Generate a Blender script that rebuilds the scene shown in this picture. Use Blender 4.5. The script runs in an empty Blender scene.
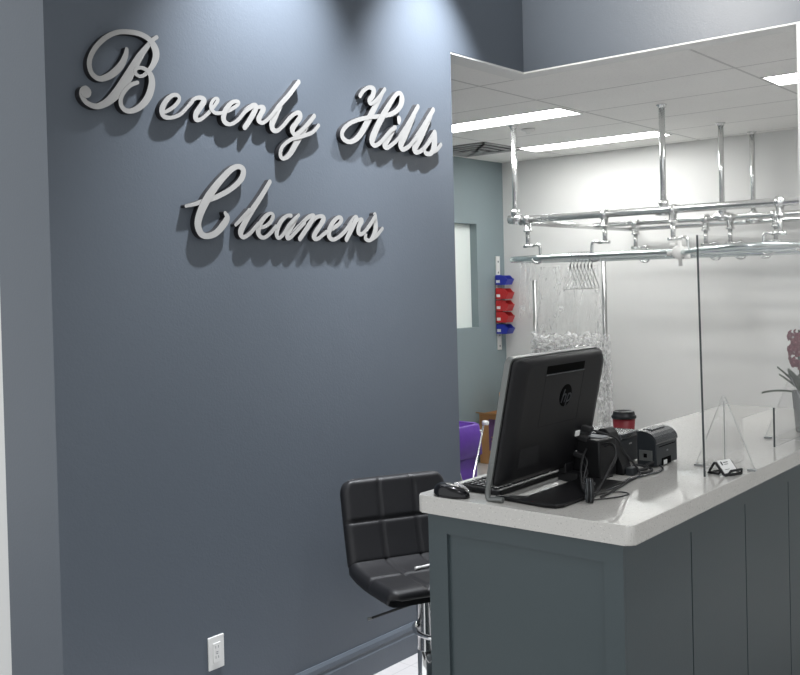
import bpy, bmesh, math, random
from mathutils import Vector, Matrix
random.seed(7)
C = bpy.context.scene.collection
PI = math.pi

# ------------------------------------------------------------------ materials
def mat(name, col, rough=.5, metal=0., spec=.5, noise=0., nscale=8., bump=0., bscale=60., coat=0., trans=0.):
    m = bpy.data.materials.new(name); m.use_nodes = True
    nt = m.node_tree; b = nt.nodes['Principled BSDF']
    b.inputs['Base Color'].default_value = (*col, 1); b.inputs['Roughness'].default_value = rough
    b.inputs['Metallic'].default_value = metal; b.inputs['Specular IOR Level'].default_value = spec
    b.inputs['Coat Weight'].default_value = coat
    b.inputs['Transmission Weight'].default_value = trans
    tc = nt.nodes.new('ShaderNodeTexCoord')
    n = nt.nodes.new('ShaderNodeTexNoise'); n.inputs['Scale'].default_value = nscale; n.inputs['Detail'].default_value = 4
    nt.links.new(tc.outputs['Object'], n.inputs['Vector'])
    mx = nt.nodes.new('ShaderNodeMix'); mx.data_type = 'RGBA'
    mx.inputs[6].default_value = (*[c*(1-noise) for c in col], 1); mx.inputs[7].default_value = (*[min(1, c*(1+noise)) for c in col], 1)
    nt.links.new(n.outputs['Fac'], mx.inputs[0]); nt.links.new(mx.outputs[2], b.inputs['Base Color'])
    if bump:
        n2 = nt.nodes.new('ShaderNodeTexNoise'); n2.inputs['Scale'].default_value = bscale; n2.inputs['Detail'].default_value = 3
        nt.links.new(tc.outputs['Object'], n2.inputs['Vector'])
        bp = nt.nodes.new('ShaderNodeBump'); bp.inputs['Strength'].default_value = bump; bp.inputs['Distance'].default_value = .004
        nt.links.new(n2.outputs['Fac'], bp.inputs['Height']); nt.links.new(bp.outputs[0], b.inputs['Normal'])
    return m
def emit(name, col, s):
    m = bpy.data.materials.new(name); m.use_nodes = True; nt = m.node_tree
    b = nt.nodes['Principled BSDF']; b.inputs['Base Color'].default_value = (.9, .9, .9, 1)
    b.inputs['Emission Color'].default_value = (*col, 1); b.inputs['Emission Strength'].default_value = s
    return m
def clear(name, tint, gloss=1.0, rough=.02, haze=0., crumple=0.):
    m = bpy.data.materials.new(name); m.use_nodes = True; nt = m.node_tree; nt.nodes.clear()
    out = nt.nodes.new('ShaderNodeOutputMaterial')
    t = nt.nodes.new('ShaderNodeBsdfTransparent'); t.inputs[0].default_value = (*tint, 1)
    g = nt.nodes.new('ShaderNodeBsdfGlossy'); g.inputs['Roughness'].default_value = rough
    lw_ = nt.nodes.new('ShaderNodeLayerWeight'); lw_.inputs[0].default_value = .5
    pw = nt.nodes.new('ShaderNodeMath'); pw.operation = 'POWER'; pw.inputs[1].default_value = 4.5; nt.links.new(lw_.outputs['Facing'], pw.inputs[0])
    f = nt.nodes.new('ShaderNodeMath'); f.operation = 'MULTIPLY_ADD'; f.inputs[1].default_value = .8; f.inputs[2].default_value = .035; nt.links.new(pw.outputs[0], f.inputs[0])
    s = nt.nodes.new('ShaderNodeMixShader'); mu = nt.nodes.new('ShaderNodeMath'); mu.operation = 'MULTIPLY'; mu.inputs[1].default_value = gloss
    nt.links.new(f.outputs[0], mu.inputs[0]); nt.links.new(mu.outputs[0], s.inputs[0])
    base = t
    if haze:
        d = nt.nodes.new('ShaderNodeBsdfTranslucent' if crumple < 0 else 'ShaderNodeBsdfDiffuse'); d.inputs[0].default_value = (.95, .95, .95, 1)
        hm = nt.nodes.new('ShaderNodeMixShader')
        tc = nt.nodes.new('ShaderNodeTexCoord'); n = nt.nodes.new('ShaderNodeTexNoise'); n.inputs['Scale'].default_value = 14; n.inputs['Detail'].default_value = 6; n.inputs['Distortion'].default_value = 1.5
        mp = nt.nodes.new('ShaderNodeMapping'); mp.inputs['Scale'].default_value = (1, 1, .35 if haze < .5 else .8); nt.links.new(tc.outputs['Object'], mp.inputs[0]); nt.links.new(mp.outputs[0], n.inputs['Vector'])
        mr = nt.nodes.new('ShaderNodeMapRange'); mr.inputs[1].default_value = .42; mr.inputs[2].default_value = .72; mr.inputs[3].default_value = haze*.3; mr.inputs[4].default_value = min(1, haze*1.7)
        nt.links.new(n.outputs['Fac'], mr.inputs[0]); nt.links.new(mr.outputs[0], hm.inputs[0])
        nt.links.new(t.outputs[0], hm.inputs[1]); base = hm
        tl = nt.nodes.new('ShaderNodeBsdfTranslucent'); tl.inputs[0].default_value = (.95, .95, .95, 1)
        ad = nt.nodes.new('ShaderNodeMixShader'); ad.inputs[0].default_value = .4; nt.links.new(d.outputs[0], ad.inputs[1]); nt.links.new(tl.outputs[0], ad.inputs[2]); nt.links.new(ad.outputs[0], hm.inputs[2])
        if crumple:
            bp = nt.nodes.new('ShaderNodeBump'); bp.inputs['Strength'].default_value = crumple; bp.inputs['Distance'].default_value = .03
            nt.links.new(n.outputs['Fac'], bp.inputs['Height'])
            for q in (d, g): nt.links.new(bp.outputs[0], q.inputs['Normal'])
    nt.links.new(base.outputs[0], s.inputs[1]); nt.links.new(g.outputs[0], s.inputs[2]); nt.links.new(s.outputs[0], out.inputs[0])
    return m
def math_node(nt, op, a, b=None):
    n = nt.nodes.new('ShaderNodeMath'); n.operation = op
    for i, v in enumerate((a, b)):
        if v is None: continue
        if isinstance(v, (int, float)): n.inputs[i].default_value = v
        else: nt.links.new(v, n.inputs[i])
    return n.outputs[0]
def grid_mat(name, col, line, x0, dx, y0, dy, lw, rough, speck=0., vein=0.):
    m = mat(name, col, rough, noise=.03, nscale=3); nt = m.node_tree; b = nt.nodes['Principled BSDF']
    tc = nt.nodes.new('ShaderNodeTexCoord'); sp = nt.nodes.new('ShaderNodeSeparateXYZ'); nt.links.new(tc.outputs['Object'], sp.inputs[0])
    fs = []
    for ax, o, d in ((0, x0, dx), (1, y0, dy)):
        u = math_node(nt, 'DIVIDE', math_node(nt, 'SUBTRACT', sp.outputs[ax], o), d)
        fr = math_node(nt, 'ABSOLUTE', math_node(nt, 'SUBTRACT', math_node(nt, 'FRACT', math_node(nt, 'ADD', u, .5)), .5))
        fs.append(math_node(nt, 'LESS_THAN', math_node(nt, 'MULTIPLY', fr, d), lw/2))
    f = math_node(nt, 'MAXIMUM', fs[0], fs[1])
    mx = nt.nodes.new('ShaderNodeMix'); mx.data_type = 'RGBA'
    src = b.inputs['Base Color'].links[0].from_socket
    if speck:
        n = nt.nodes.new('ShaderNodeTexNoise'); n.inputs['Scale'].default_value = 90; n.inputs['Detail'].default_value = 2; nt.links.new(tc.outputs['Object'], n.inputs['Vector'])
        m2 = nt.nodes.new('ShaderNodeMix'); m2.data_type = 'RGBA'; nt.links.new(src, m2.inputs[6]); m2.inputs[7].default_value = (*[c*.55 for c in col], 1)
        nt.links.new(math_node(nt, 'MULTIPLY', math_node(nt, 'GREATER_THAN', n.outputs['Fac'], .6), speck), m2.inputs[0]); src = m2.outputs[2]
    if vein:
        mp = nt.nodes.new('ShaderNodeMapping'); mp.inputs['Scale'].default_value = (1.2, 14, 1); nt.links.new(tc.outputs['Object'], mp.inputs[0])
        n = nt.nodes.new('ShaderNodeTexNoise'); n.inputs['Scale'].default_value = 2; n.inputs['Detail'].default_value = 5; nt.links.new(mp.outputs[0], n.inputs['Vector'])
        m2 = nt.nodes.new('ShaderNodeMix'); m2.data_type = 'RGBA'; nt.links.new(src, m2.inputs[6]); m2.inputs[7].default_value = (*[c*.6 for c in col], 1)
        nt.links.new(math_node(nt, 'MULTIPLY', n.outputs['Fac'], vein), m2.inputs[0]); src = m2.outputs[2]
    nt.links.new(src, mx.inputs[6]); mx.inputs[7].default_value = (*line, 1)
    nt.links.new(f, mx.inputs[0]); nt.links.new(mx.outputs[2], b.inputs['Base Color'])
    return m
def speckle_mat(name, col, rough):
    m = mat(name, col, rough, noise=.03, nscale=5, coat=.3); nt = m.node_tree; b = nt.nodes['Principled BSDF']
    tc = nt.nodes.new('ShaderNodeTexCoord'); src = b.inputs['Base Color'].links[0].from_socket
    for sc, th, k in ((160, .68, .72), (110, .69, 1.15), (300, .66, .85)):
        n = nt.nodes.new('ShaderNodeTexNoise'); n.inputs['Scale'].default_value = sc; n.inputs['Detail'].default_value = 1
        nt.links.new(tc.outputs['Object'], n.inputs['Vector'])
        m2 = nt.nodes.new('ShaderNodeMix'); m2.data_type = 'RGBA'; nt.links.new(src, m2.inputs[6]); m2.inputs[7].default_value = (*[min(1, c*k) for c in col], 1)
        nt.links.new(math_node(nt, 'GREATER_THAN', n.outputs['Fac'], th), m2.inputs[0]); src = m2.outputs[2]
    nt.links.new(src, b.inputs['Base Color']); return m

M = dict(
    paint=mat('slate_blue_paint', (.0985, .116, .139), .42, noise=.02, bump=.12, bscale=120),
    cabinet=mat('cabinet_paint', (.056, .075, .081), .38, noise=.02, bump=.05, bscale=150),
    groove=mat('cabinet_groove', (.02, .026, .032), .6),
    greenwall=mat('grey_green_paint', (.225, .28, .295), .5, noise=.02),
    white_wall=mat('white_wall_paint', (.73, .73, .715), .55, noise=.015),
    white_trim=mat('white_trim_paint', (.78, .78, .76), .45),
    ceil_front=mat('front_ceiling_paint', (.7, .7, .7), .7),
    tiles=grid_mat('ceiling_tiles', (.90, .89, .865), (.60, .59, .575), -3.13, 1.22, 5.2, .61, .016, .85, speck=.14),
    floor=grid_mat('floor_tiles', (.58, .565, .565), (.42, .41, .41), -2.6, .6, .2, .3, .004, .2, vein=.35),
    quartz=speckle_mat('quartz', (.60, .585, .55), .08),
    letter=mat('letter_face', (.36, .355, .343), .5, .1, noise=.03, nscale=30),
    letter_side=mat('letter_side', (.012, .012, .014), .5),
    chrome=mat('chrome', (.82, .82, .82), .1, 1.0),
    pipe=mat('galvanised_pipe', (.78, .79, .785), .24, .88, noise=.08, nscale=20),
    rail=mat('rail_steel', (.74, .81, .81), .2, .85),
    black_plastic=mat('black_plastic', (.0055, .0055, .0065), .42, spec=.3, bump=.05, bscale=400),
    black_matte=mat('matte_black', (.010, .010, .011), .6),
    black_gloss=mat('gloss_black', (.005, .005, .006), .2, spec=.35, coat=.1),
    dark_slot=mat('dark_slot', (.002, .002, .002), .8, spec=.05),
    printer=mat('charcoal_plastic', (.020, .024, .028), .4, spec=.4, bump=.06, bscale=300),
    printer_top=mat('charcoal_lid', (.036, .04, .044), .26, coat=.2),
    leather=mat('black_leather', (.011, .011, .0125), .48, spec=.4, bump=.12, bscale=220),
    leather_seam=mat('leather_seam', (.005, .005, .006), .6),
    silver=mat('silver_plastic', (.17, .178, .172), .36, .4),
    key=mat('key_caps', (.020, .020, .022), .45),
    keymark=mat('pale_mark', (.5, .5, .5), .5),
    grey_mark=mat('grey_mark', (.22, .23, .24), .5),
    white_plastic=mat('white_plastic', (.75, .75, .73), .35),
    white_paper=mat('white_card', (.82, .82, .80), .6),
    red=mat('red_plastic', (.55, .028, .03), .35),
    blue=mat('blue_plastic', (.022, .035, .36), .35),
    cup_red=mat('red_paper_cup', (.19, .006, .012), .45),
    purple=mat('purple_nylon', (.085, .024, .25), .5, noise=.15, nscale=9, bump=.5, bscale=14),
    card=mat('brown_cardboard', (.50, .26, .105), .8, noise=.1, nscale=6),
    card_edge=mat('cardboard_edge', (.48, .27, .12), .8),
    purple_ink=mat('purple_print', (.15, .075, .20), .8),
    gold_ink=mat('pale_print', (.38, .22, .15), .8),
    dark_vent=mat('vent_shadow', (.05, .05, .055), .6),
    vent=mat('vent_metal', (.42, .42, .42), .5),
    leaf=mat('orchid_leaf', (.17, .21, .165), .4, noise=.3, nscale=12),
    stem=mat('orchid_stem', (.022, .040, .020), .5),
    petal=mat('orchid_petal', (.20, .026, .050), .5, noise=.45, nscale=45),
    petal_pale=mat('orchid_lip', (.36, .12, .16), .5),
    pot=mat('grey_glass_pot', (.20, .205, .205), .15, coat=.5, noise=.25, nscale=14),
    soil=mat('bark', (.05, .04, .03), .9),
    steel=mat('brushed_steel', (.35, .35, .35), .3, .9),
    glass=clear('clear_acrylic', (.985, .985, .985), .75),
    edge=mat('acrylic_edge', (.055, .065, .068), .25),
    edge_pale=mat('acrylic_edge_pale', (.36, .37, .37), .3),
    film=clear('poly_film', (.99, .99, .99), .9, .2, haze=.24, crumple=.12),
    film_thick=clear('gathered_poly_film', (.98, .98, .98), 1.0, .22, haze=.78, crumple=.3),
    tube=emit('light_diffuser', (1, 1, .985), 20),
    frosted=mat('frosted_pane', (.80, .86, .83), .4),
    downlight=emit('downlight_lens', (.93, .96, 1), 6),
)

# ------------------------------------------------------------------ mesh builder
ROOT = {}
class MB:
    def __init__(s): s.bm = bmesh.new()
    def _face(s, vs, mi=0, smooth=False):
        try: f = s.bm.faces.new(vs)
        except ValueError: return None
        f.material_index = mi; f.smooth = smooth; return f
    def box(s, x0, x1, y0, y1, z0, z1, mi=0, bev=0, T=None):
        ps = [(x, y, z) for x in (x0, x1) for y in (y0, y1) for z in (z0, z1)]
        v = [s.bm.verts.new(T @ Vector(p) if T else p) for p in ps]
        fs = [s._face([v[i] for i in q], mi) for q in ((0, 1, 3, 2), (4, 6, 7, 5), (0, 4, 5, 1), (2, 3, 7, 6), (0, 2, 6, 4), (1, 5, 7, 3))]
        if bev:
            es = list({e for f in fs for e in f.edges})
            r = bmesh.ops.bevel(s.bm, geom=es, offset=bev, segments=3, profile=.5, affect='EDGES')
            for f in r['faces']: f.smooth = True; f.material_index = mi
        return s
    def prism(s, pts, a, b, axis='x', mi=0, mi_side=None, bev=0, T=None, smooth_side=False):
        """polygon pts (2d) extruded from a to b along axis"""
        def P(p, t):
            q = {'x': (t, p[0], p[1]), 'y': (p[0], t, p[1]), 'z': (p[0], p[1], t)}[axis]
            return T @ Vector(q) if T else q
        A = [s.bm.verts.new(P(p, a)) for p in pts]; B = [s.bm.verts.new(P(p, b)) for p in pts]
        fs = [s._face(A, mi), s._face(B[::-1], mi)]
        n = len(pts)
        for i in range(n): fs.append(s._face([A[i], B[i], B[(i+1) % n], A[(i+1) % n]], mi if mi_side is None else mi_side, smooth_side))
        if bev:
            es = list({e for f in fs if f for e in f.edges})
            r = bmesh.ops.bevel(s.bm, geom=es, offset=bev, segments=2, profile=.5, affect='EDGES')
            for f in r['faces']: f.smooth = True
        return s
    def tube(s, pts, r, mi=0, seg=10, smooth=True, closed=False, sub=0):
        pts = [Vector(p) for p in pts]
        if sub: pts = catmull(pts, sub, closed)
        n = len(pts); rs = r if isinstance(r, (list, tuple)) else [r]*n
        if len(rs) != n: rs = [rs[int(i*(len(rs)-1)/(n-1)+.5)] for i in range(n)]
        rings = []; up = None
        for i, p in enumerate(pts):
            if closed: d = pts[(i+1) % n]-pts[i-1]
            else: d = pts[min(i+1, n-1)]-pts[max(i-1, 0)]
            d = d.normalized() if d.length > 1e-9 else Vector((0, 0, 1))
            if up is None: up = Vector((0, 0, 1)) if abs(d.z) < .9 else Vector((1, 0, 0))
            a = up-d*up.dot(d)
            if a.length < 1e-6: a = d.orthogonal()
            a.normalize(); up = a; b = d.cross(a)
            rings.append([s.bm.verts.new(p+(a*math.cos(t)+b*math.sin(t))*rs[i]) for t in [2*PI*k/seg for k in range(seg)]])
        for i in range(n if closed else n-1):
            A, B = rings[i], rings[(i+1) % n]
            for k in range(seg): s._face([A[k], A[(k+1) % seg], B[(k+1) % seg], B[k]], mi, smooth)
        if not closed: s._face(rings[0][::-1], mi); s._face(rings[-1], mi)
        return s
    def cyl(s, p0, p1, r, mi=0, seg=16): return s.tube([p0, p1], r, mi, seg)
    def lathe(s, prof, c, mi=0, seg=28, axis=None, smooth=True):
        """profile (r, h) list revolved about vertical axis through c"""
        Rm = Vector((0, 0, 1)).rotation_difference(Vector(axis)).to_matrix() if axis else Matrix.Identity(3)
        c = Vector(c); rings = []
        for r, h in prof:
            rings.append([s.bm.verts.new(c+Rm @ Vector((max(r, 1e-4)*math.cos(2*PI*k/seg), max(r, 1e-4)*math.sin(2*PI*k/seg), h))) for k in range(seg)])
        for A, B in zip(rings, rings[1:]):
            for k in range(seg): s._face([A[k], A[(k+1) % seg], B[(k+1) % seg], B[k]], mi, smooth)
        s._face(rings[0][::-1], mi); s._face(rings[-1], mi)
        return s
    def grid(s, fn, nu, nv, mi=0, smooth=True, closed_u=False):
        V = [[s.bm.verts.new(fn(i/nu, j/nv)) for j in range(nv+1)] for i in range(nu if closed_u else nu+1)]
        for i in range(nu):
            for j in range(nv):
                a, b = V[i], V[(i+1) % len(V)]
                s._face([a[j], b[j], b[j+1], a[j+1]], mi, smooth)
        return V
    def build(s, name, mats, parent=None, recalc=True):
        if recalc: bmesh.ops.recalc_face_normals(s.bm, faces=s.bm.faces)
        me = bpy.data.meshes.new(name)
        off = ROOT.get(parent, Vector((0, 0, 0))) if parent else None
        if parent: bmesh.ops.translate(s.bm, verts=s.bm.verts, vec=-off)
        s.bm.to_mesh(me); s.bm.free()
        for m in (mats if isinstance(mats, (list, tuple)) else [mats]): me.materials.append(m)
        o = bpy.data.objects.new(name, me); C.objects.link(o)
        if parent: o.parent = parent; ROOT[o] = off
        return o
def catmull(p, sub, closed=False):
    out = []; n = len(p)
    for i in range(n if closed else n-1):
        a, b, c, d = (p[(i-1) % n], p[i], p[(i+1) % n], p[(i+2) % n]) if closed else (p[max(i-1, 0)], p[i], p[i+1], p[min(i+2, n-1)])
        for k in range(sub):
            t = k/sub
            out.append((b*2+(c-a)*t+(a*2-b*5+c*4-d)*t*t+(b*3-a-c*3+d)*t*t*t)*.5)
    if not closed: out.append(p[-1])
    return out
def thing(name, loc, label, cat, group=None):
    o = bpy.data.objects.new(name, None); C.objects.link(o); o.location = loc; o.empty_display_size = .1
    ROOT[o] = Vector(loc); return tag(o, label, cat, group)
def tag(o, label, cat, group=None):
    o['label'] = label; o['category'] = cat
    if group: o['group'] = group
    return o
def rebase(o):
    """put a one-mesh thing's origin at the middle of its base"""
    vs = [v.co for v in o.data.vertices]
    lo = [min(v[i] for v in vs) for i in range(3)]; hi = [max(v[i] for v in vs) for i in range(3)]
    c = Vector(((lo[0]+hi[0])/2, (lo[1]+hi[1])/2, lo[2]))
    o.data.transform(Matrix.Translation(-c)); o.location = c; return o
def struct(mb, name, m):
    o = mb.build(name, m); o['kind'] = 'structure'; return o
def dup(root, delta, label=None):
    r = root.copy(); C.objects.link(r); r.location = root.location+Vector(delta)
    if label: r['label'] = label
    for ch in list(root.children):
        c = ch.copy(); C.objects.link(c); c.parent = r
        for g in ch.children:
            d = g.copy(); C.objects.link(d); d.parent = c
    return r
def text_mesh(txt, size, shear=0., extrude=.001, bevel=0.):
    cu = bpy.data.curves.new('t', 'FONT'); cu.body = txt; cu.size = size; cu.shear = shear; cu.extrude = extrude
    cu.align_x = 'CENTER'; cu.align_y = 'CENTER'
    o = bpy.data.objects.new('t', cu); C.objects.link(o); bpy.context.view_layer.update()
    me = bpy.data.meshes.new_from_object(o.evaluated_get(bpy.context.evaluated_depsgraph_get()))
    bpy.data.objects.remove(o); bpy.data.curves.remove(cu); return me
def part_from_mesh(me, name, m, T, parent):
    me.transform(T); me.transform(Matrix.Translation(-ROOT[parent])); me.name = name
    me.materials.clear(); me.materials.append(m)
    o = bpy.data.objects.new(name, me); C.objects.link(o); o.parent = parent; ROOT[o] = ROOT[parent]; return o
# ------------------------------------------------------------------ camera, world
cam_d = bpy.data.cameras.new('camera'); cam = bpy.data.objects.new('camera', cam_d); C.objects.link(cam)
def camrot():
    a, b, c = .698600619, .0160351266, -.0248278810
    Ry = Matrix(((math.cos(a), 0, math.sin(a)), (0, 1, 0), (-math.sin(a), 0, math.cos(a))))
    Rx = Matrix(((1, 0, 0), (0, math.cos(b), -math.sin(b)), (0, math.sin(b), math.cos(b))))
    Rz = Matrix(((math.cos(c), -math.sin(c), 0), (math.sin(c), math.cos(c), 0), (0, 0, 1)))
    R = Rz @ Rx @ Ry
    ax = [Vector((R[i][0], R[i][2], -R[i][1])) for i in range(3)]   # right, down, forward in scene axes
    return Matrix((ax[0], -ax[1], -ax[2])).transposed()
cam.matrix_world = Matrix.Translation((0, 0, 1.62)) @ camrot().to_4x4()
cam_d.sensor_width = 36; cam_d.lens = 978.128*36/800; cam_d.shift_x = .01752; cam_d.shift_y = -.04733
cam_d.clip_start = .05
sc = bpy.context.scene; sc.camera = cam
sc.view_settings.view_transform = 'Standard'; sc.view_settings.look = 'None'; sc.view_settings.gamma = 1
sc.view_settings.use_curve_mapping = False; sc.view_settings.exposure = 0
w = bpy.data.worlds.new('world'); sc.world = w; w.use_nodes = True
wn = w.node_tree; bg = wn.nodes['Background']; bg.inputs[0].default_value = (.95, .98, 1, 1)
wt = wn.nodes.new('ShaderNodeTexCoord'); wx = wn.nodes.new('ShaderNodeSeparateXYZ'); wn.links.new(wt.outputs['Generated'], wx.inputs[0])
wm = wn.nodes.new('ShaderNodeMapRange'); wm.inputs[1].default_value = -1; wm.inputs[2].default_value = .3; wm.inputs[3].default_value = 1.32; wm.inputs[4].default_value = .62
wn.links.new(wx.outputs['Y'], wm.inputs[0]); wn.links.new(wm.outputs[0], bg.inputs[1])   # brighter street side behind the camera

# ------------------------------------------------------------------ setting
SX = -2.68; CZ = 2.72; FC = 3.42; YH = 4.336; YB = 7.72; XL = -5.03
struct(MB().box(-6, 3, -2.5, 8, -.06, 0), 'floor', M['floor'])
struct(MB().box(SX-.305, SX, 1.618, 3.70, 0, FC), 'wall_left', M['paint'])
struct(MB().box(SX-.12, SX, 3.70, YH+.12, 2.69, FC).box(SX, 1.2, YH, YH+.12, 2.69, FC), 'wall_header', M['paint'])
struct(MB().box(SX-.118, SX-.002, 3.701, YH+.118, 2.682, 2.69).box(SX-.002, 1.2, YH+.002, YH+.118, 2.682, 2.69), 'trim_1', M['white_trim'])
struct(MB().box(XL-.1, SX-.305, 1.66, 1.76, 0, FC), 'wall_side', M['white_wall'])
struct(MB().box(XL, 1.2, YB, YB+.1, 0, CZ+.1), 'wall_rear', M['white_wall'])
lw = MB()
for (y0, y1, z0, z1) in ((1.76, 6.62, 0, CZ+.1), (7.28, YB+.1, 0, CZ+.1), (6.62, 7.28, 0, 1.21), (6.62, 7.28, 2.14, CZ+.1)): lw.box(XL-.0749, XL, y0, y1, z0, z1)
struct(lw, 'wall_rear_left', M['greenwall'])
struct(MB().box(XL-.13, XL-.075, 6.6, 7.3, 1.19, 2.16), 'window_1', M['frosted'])
struct(MB().box(1.2, 1.3, YH, YB+.1, 0, FC), 'wall_right', M['white_wall'])
struct(MB().box(-1.328, -1.02, YH, YH+.24, 0, 2.69), 'wall_column', M['white_wall'])
struct(MB().box(XL-.1, SX-.12, 1.7, YH+.12, CZ, CZ+.04).box(XL-.1, 1.2, YH+.12, YB+.1, CZ, CZ+.04), 'ceiling', M['tiles'])
struct(MB().box(SX-.305, 3, -1.6, YH, FC, FC+.05), 'ceiling_front', M['ceil_front'])
def baseboard(mb, L):            # L(t, d, z): along wall, out from wall, up
    prof = [(0, 0), (.016, 0), (.016, .088), (.012, .094), (.012, .104), (.015, .110), (.013, .126), (.006, .138), (0, .138)]
    A = [mb.bm.verts.new(L(0, d, z)) for d, z in prof]; B = [mb.bm.verts.new(L(1, d, z)) for d, z in prof]
    mb._face(A); mb._face(B[::-1])
    for i in range(len(prof)): j = (i+1) % len(prof); mb._face([A[i], B[i], B[j], A[j]])
b = MB(); baseboard(b, lambda t, d, z: (SX+d, 1.603+t*2.112, z)); baseboard(b, lambda t, d, z: (SX-.305+t*.32, 1.618-d, z))
struct(b, 'baseboard_left', M['paint'])
b = MB(); baseboard(b, lambda t, d, z: (XL+d, 1.77+t*5.95, z)); struct(b, 'baseboard_rear_left', M['greenwall'])
b = MB(); baseboard(b, lambda t, d, z: (XL+t*6.2, YB-d, z)); struct(b, 'baseboard_rear', M['white_trim'])

# ------------------------------------------------------------------ ceiling lights, vent, detector
def ceil_light(x0, y0, label):
    x1, y1 = x0+1.2, y0+.285
    t = thing('ceiling_light', ((x0+x1)/2, (y0+y1)/2, CZ), label, 'ceiling light', 'recessed ceiling strip lights')
    f = MB(); e = .012
    for a in ((x0-e, x1+e, y0-e, y0), (x0-e, x1+e, y1, y1+e), (x0-e, x0, y0, y1), (x1, x1+e, y0, y1)): f.box(*a, CZ-.006, CZ)
    f.build('frame', M['white_trim'], t)
    MB().box(x0, x1, y0, y1, CZ-.004, CZ-.001).build('diffuser', M['tube'], t); return t
ceil_light(-4.37, 5.54, 'glowing ceiling strip light half hidden by the blue sign wall')
ceil_light(-4.37, 6.95, 'glowing ceiling strip light above the white rear wall behind the hanging posts')
ceil_light(-1.885, 5.56, 'glowing ceiling strip light cut off by the white column at the right')
vx0, vx1, vy0, vy1 = -4.94, -4.35, 6.43, 7.02
v = thing('ceiling_vent', ((vx0+vx1)/2, (vy0+vy1)/2, CZ), 'square metal ceiling air vent with dark louvres beside the sign wall', 'air vent')
MB().box(vx0, vx1, vy0, vy1, CZ-.004, CZ-.001).build('backing', M['dark_vent'], v)
f = MB()
for k in range(4):
    i = k*.072; zb = CZ-.012-.004*k
    for a in ((vx0+i, vx1-i, vy0+i, vy0+i+.03), (vx0+i, vx1-i, vy1-i-.03, vy1-i), (vx0+i, vx0+i+.03, vy0+i, vy1-i), (vx1-i-.03, vx1-i, vy0+i, vy1-i)): f.box(*a, zb, zb+.008)
f.build('louvre', M['vent'], v)
d = MB().lathe([(.0, -.0), (.05, 0), (.05, -.012), (.02, -.02), (.012, -.035), (0, -.035)], (-3.77, 6.141, CZ-.001)).build('ceiling_sprinkler', M['white_trim'])
tag(d, 'small round ceiling sprinkler cover between the two strip lights', 'sprinkler')

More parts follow.
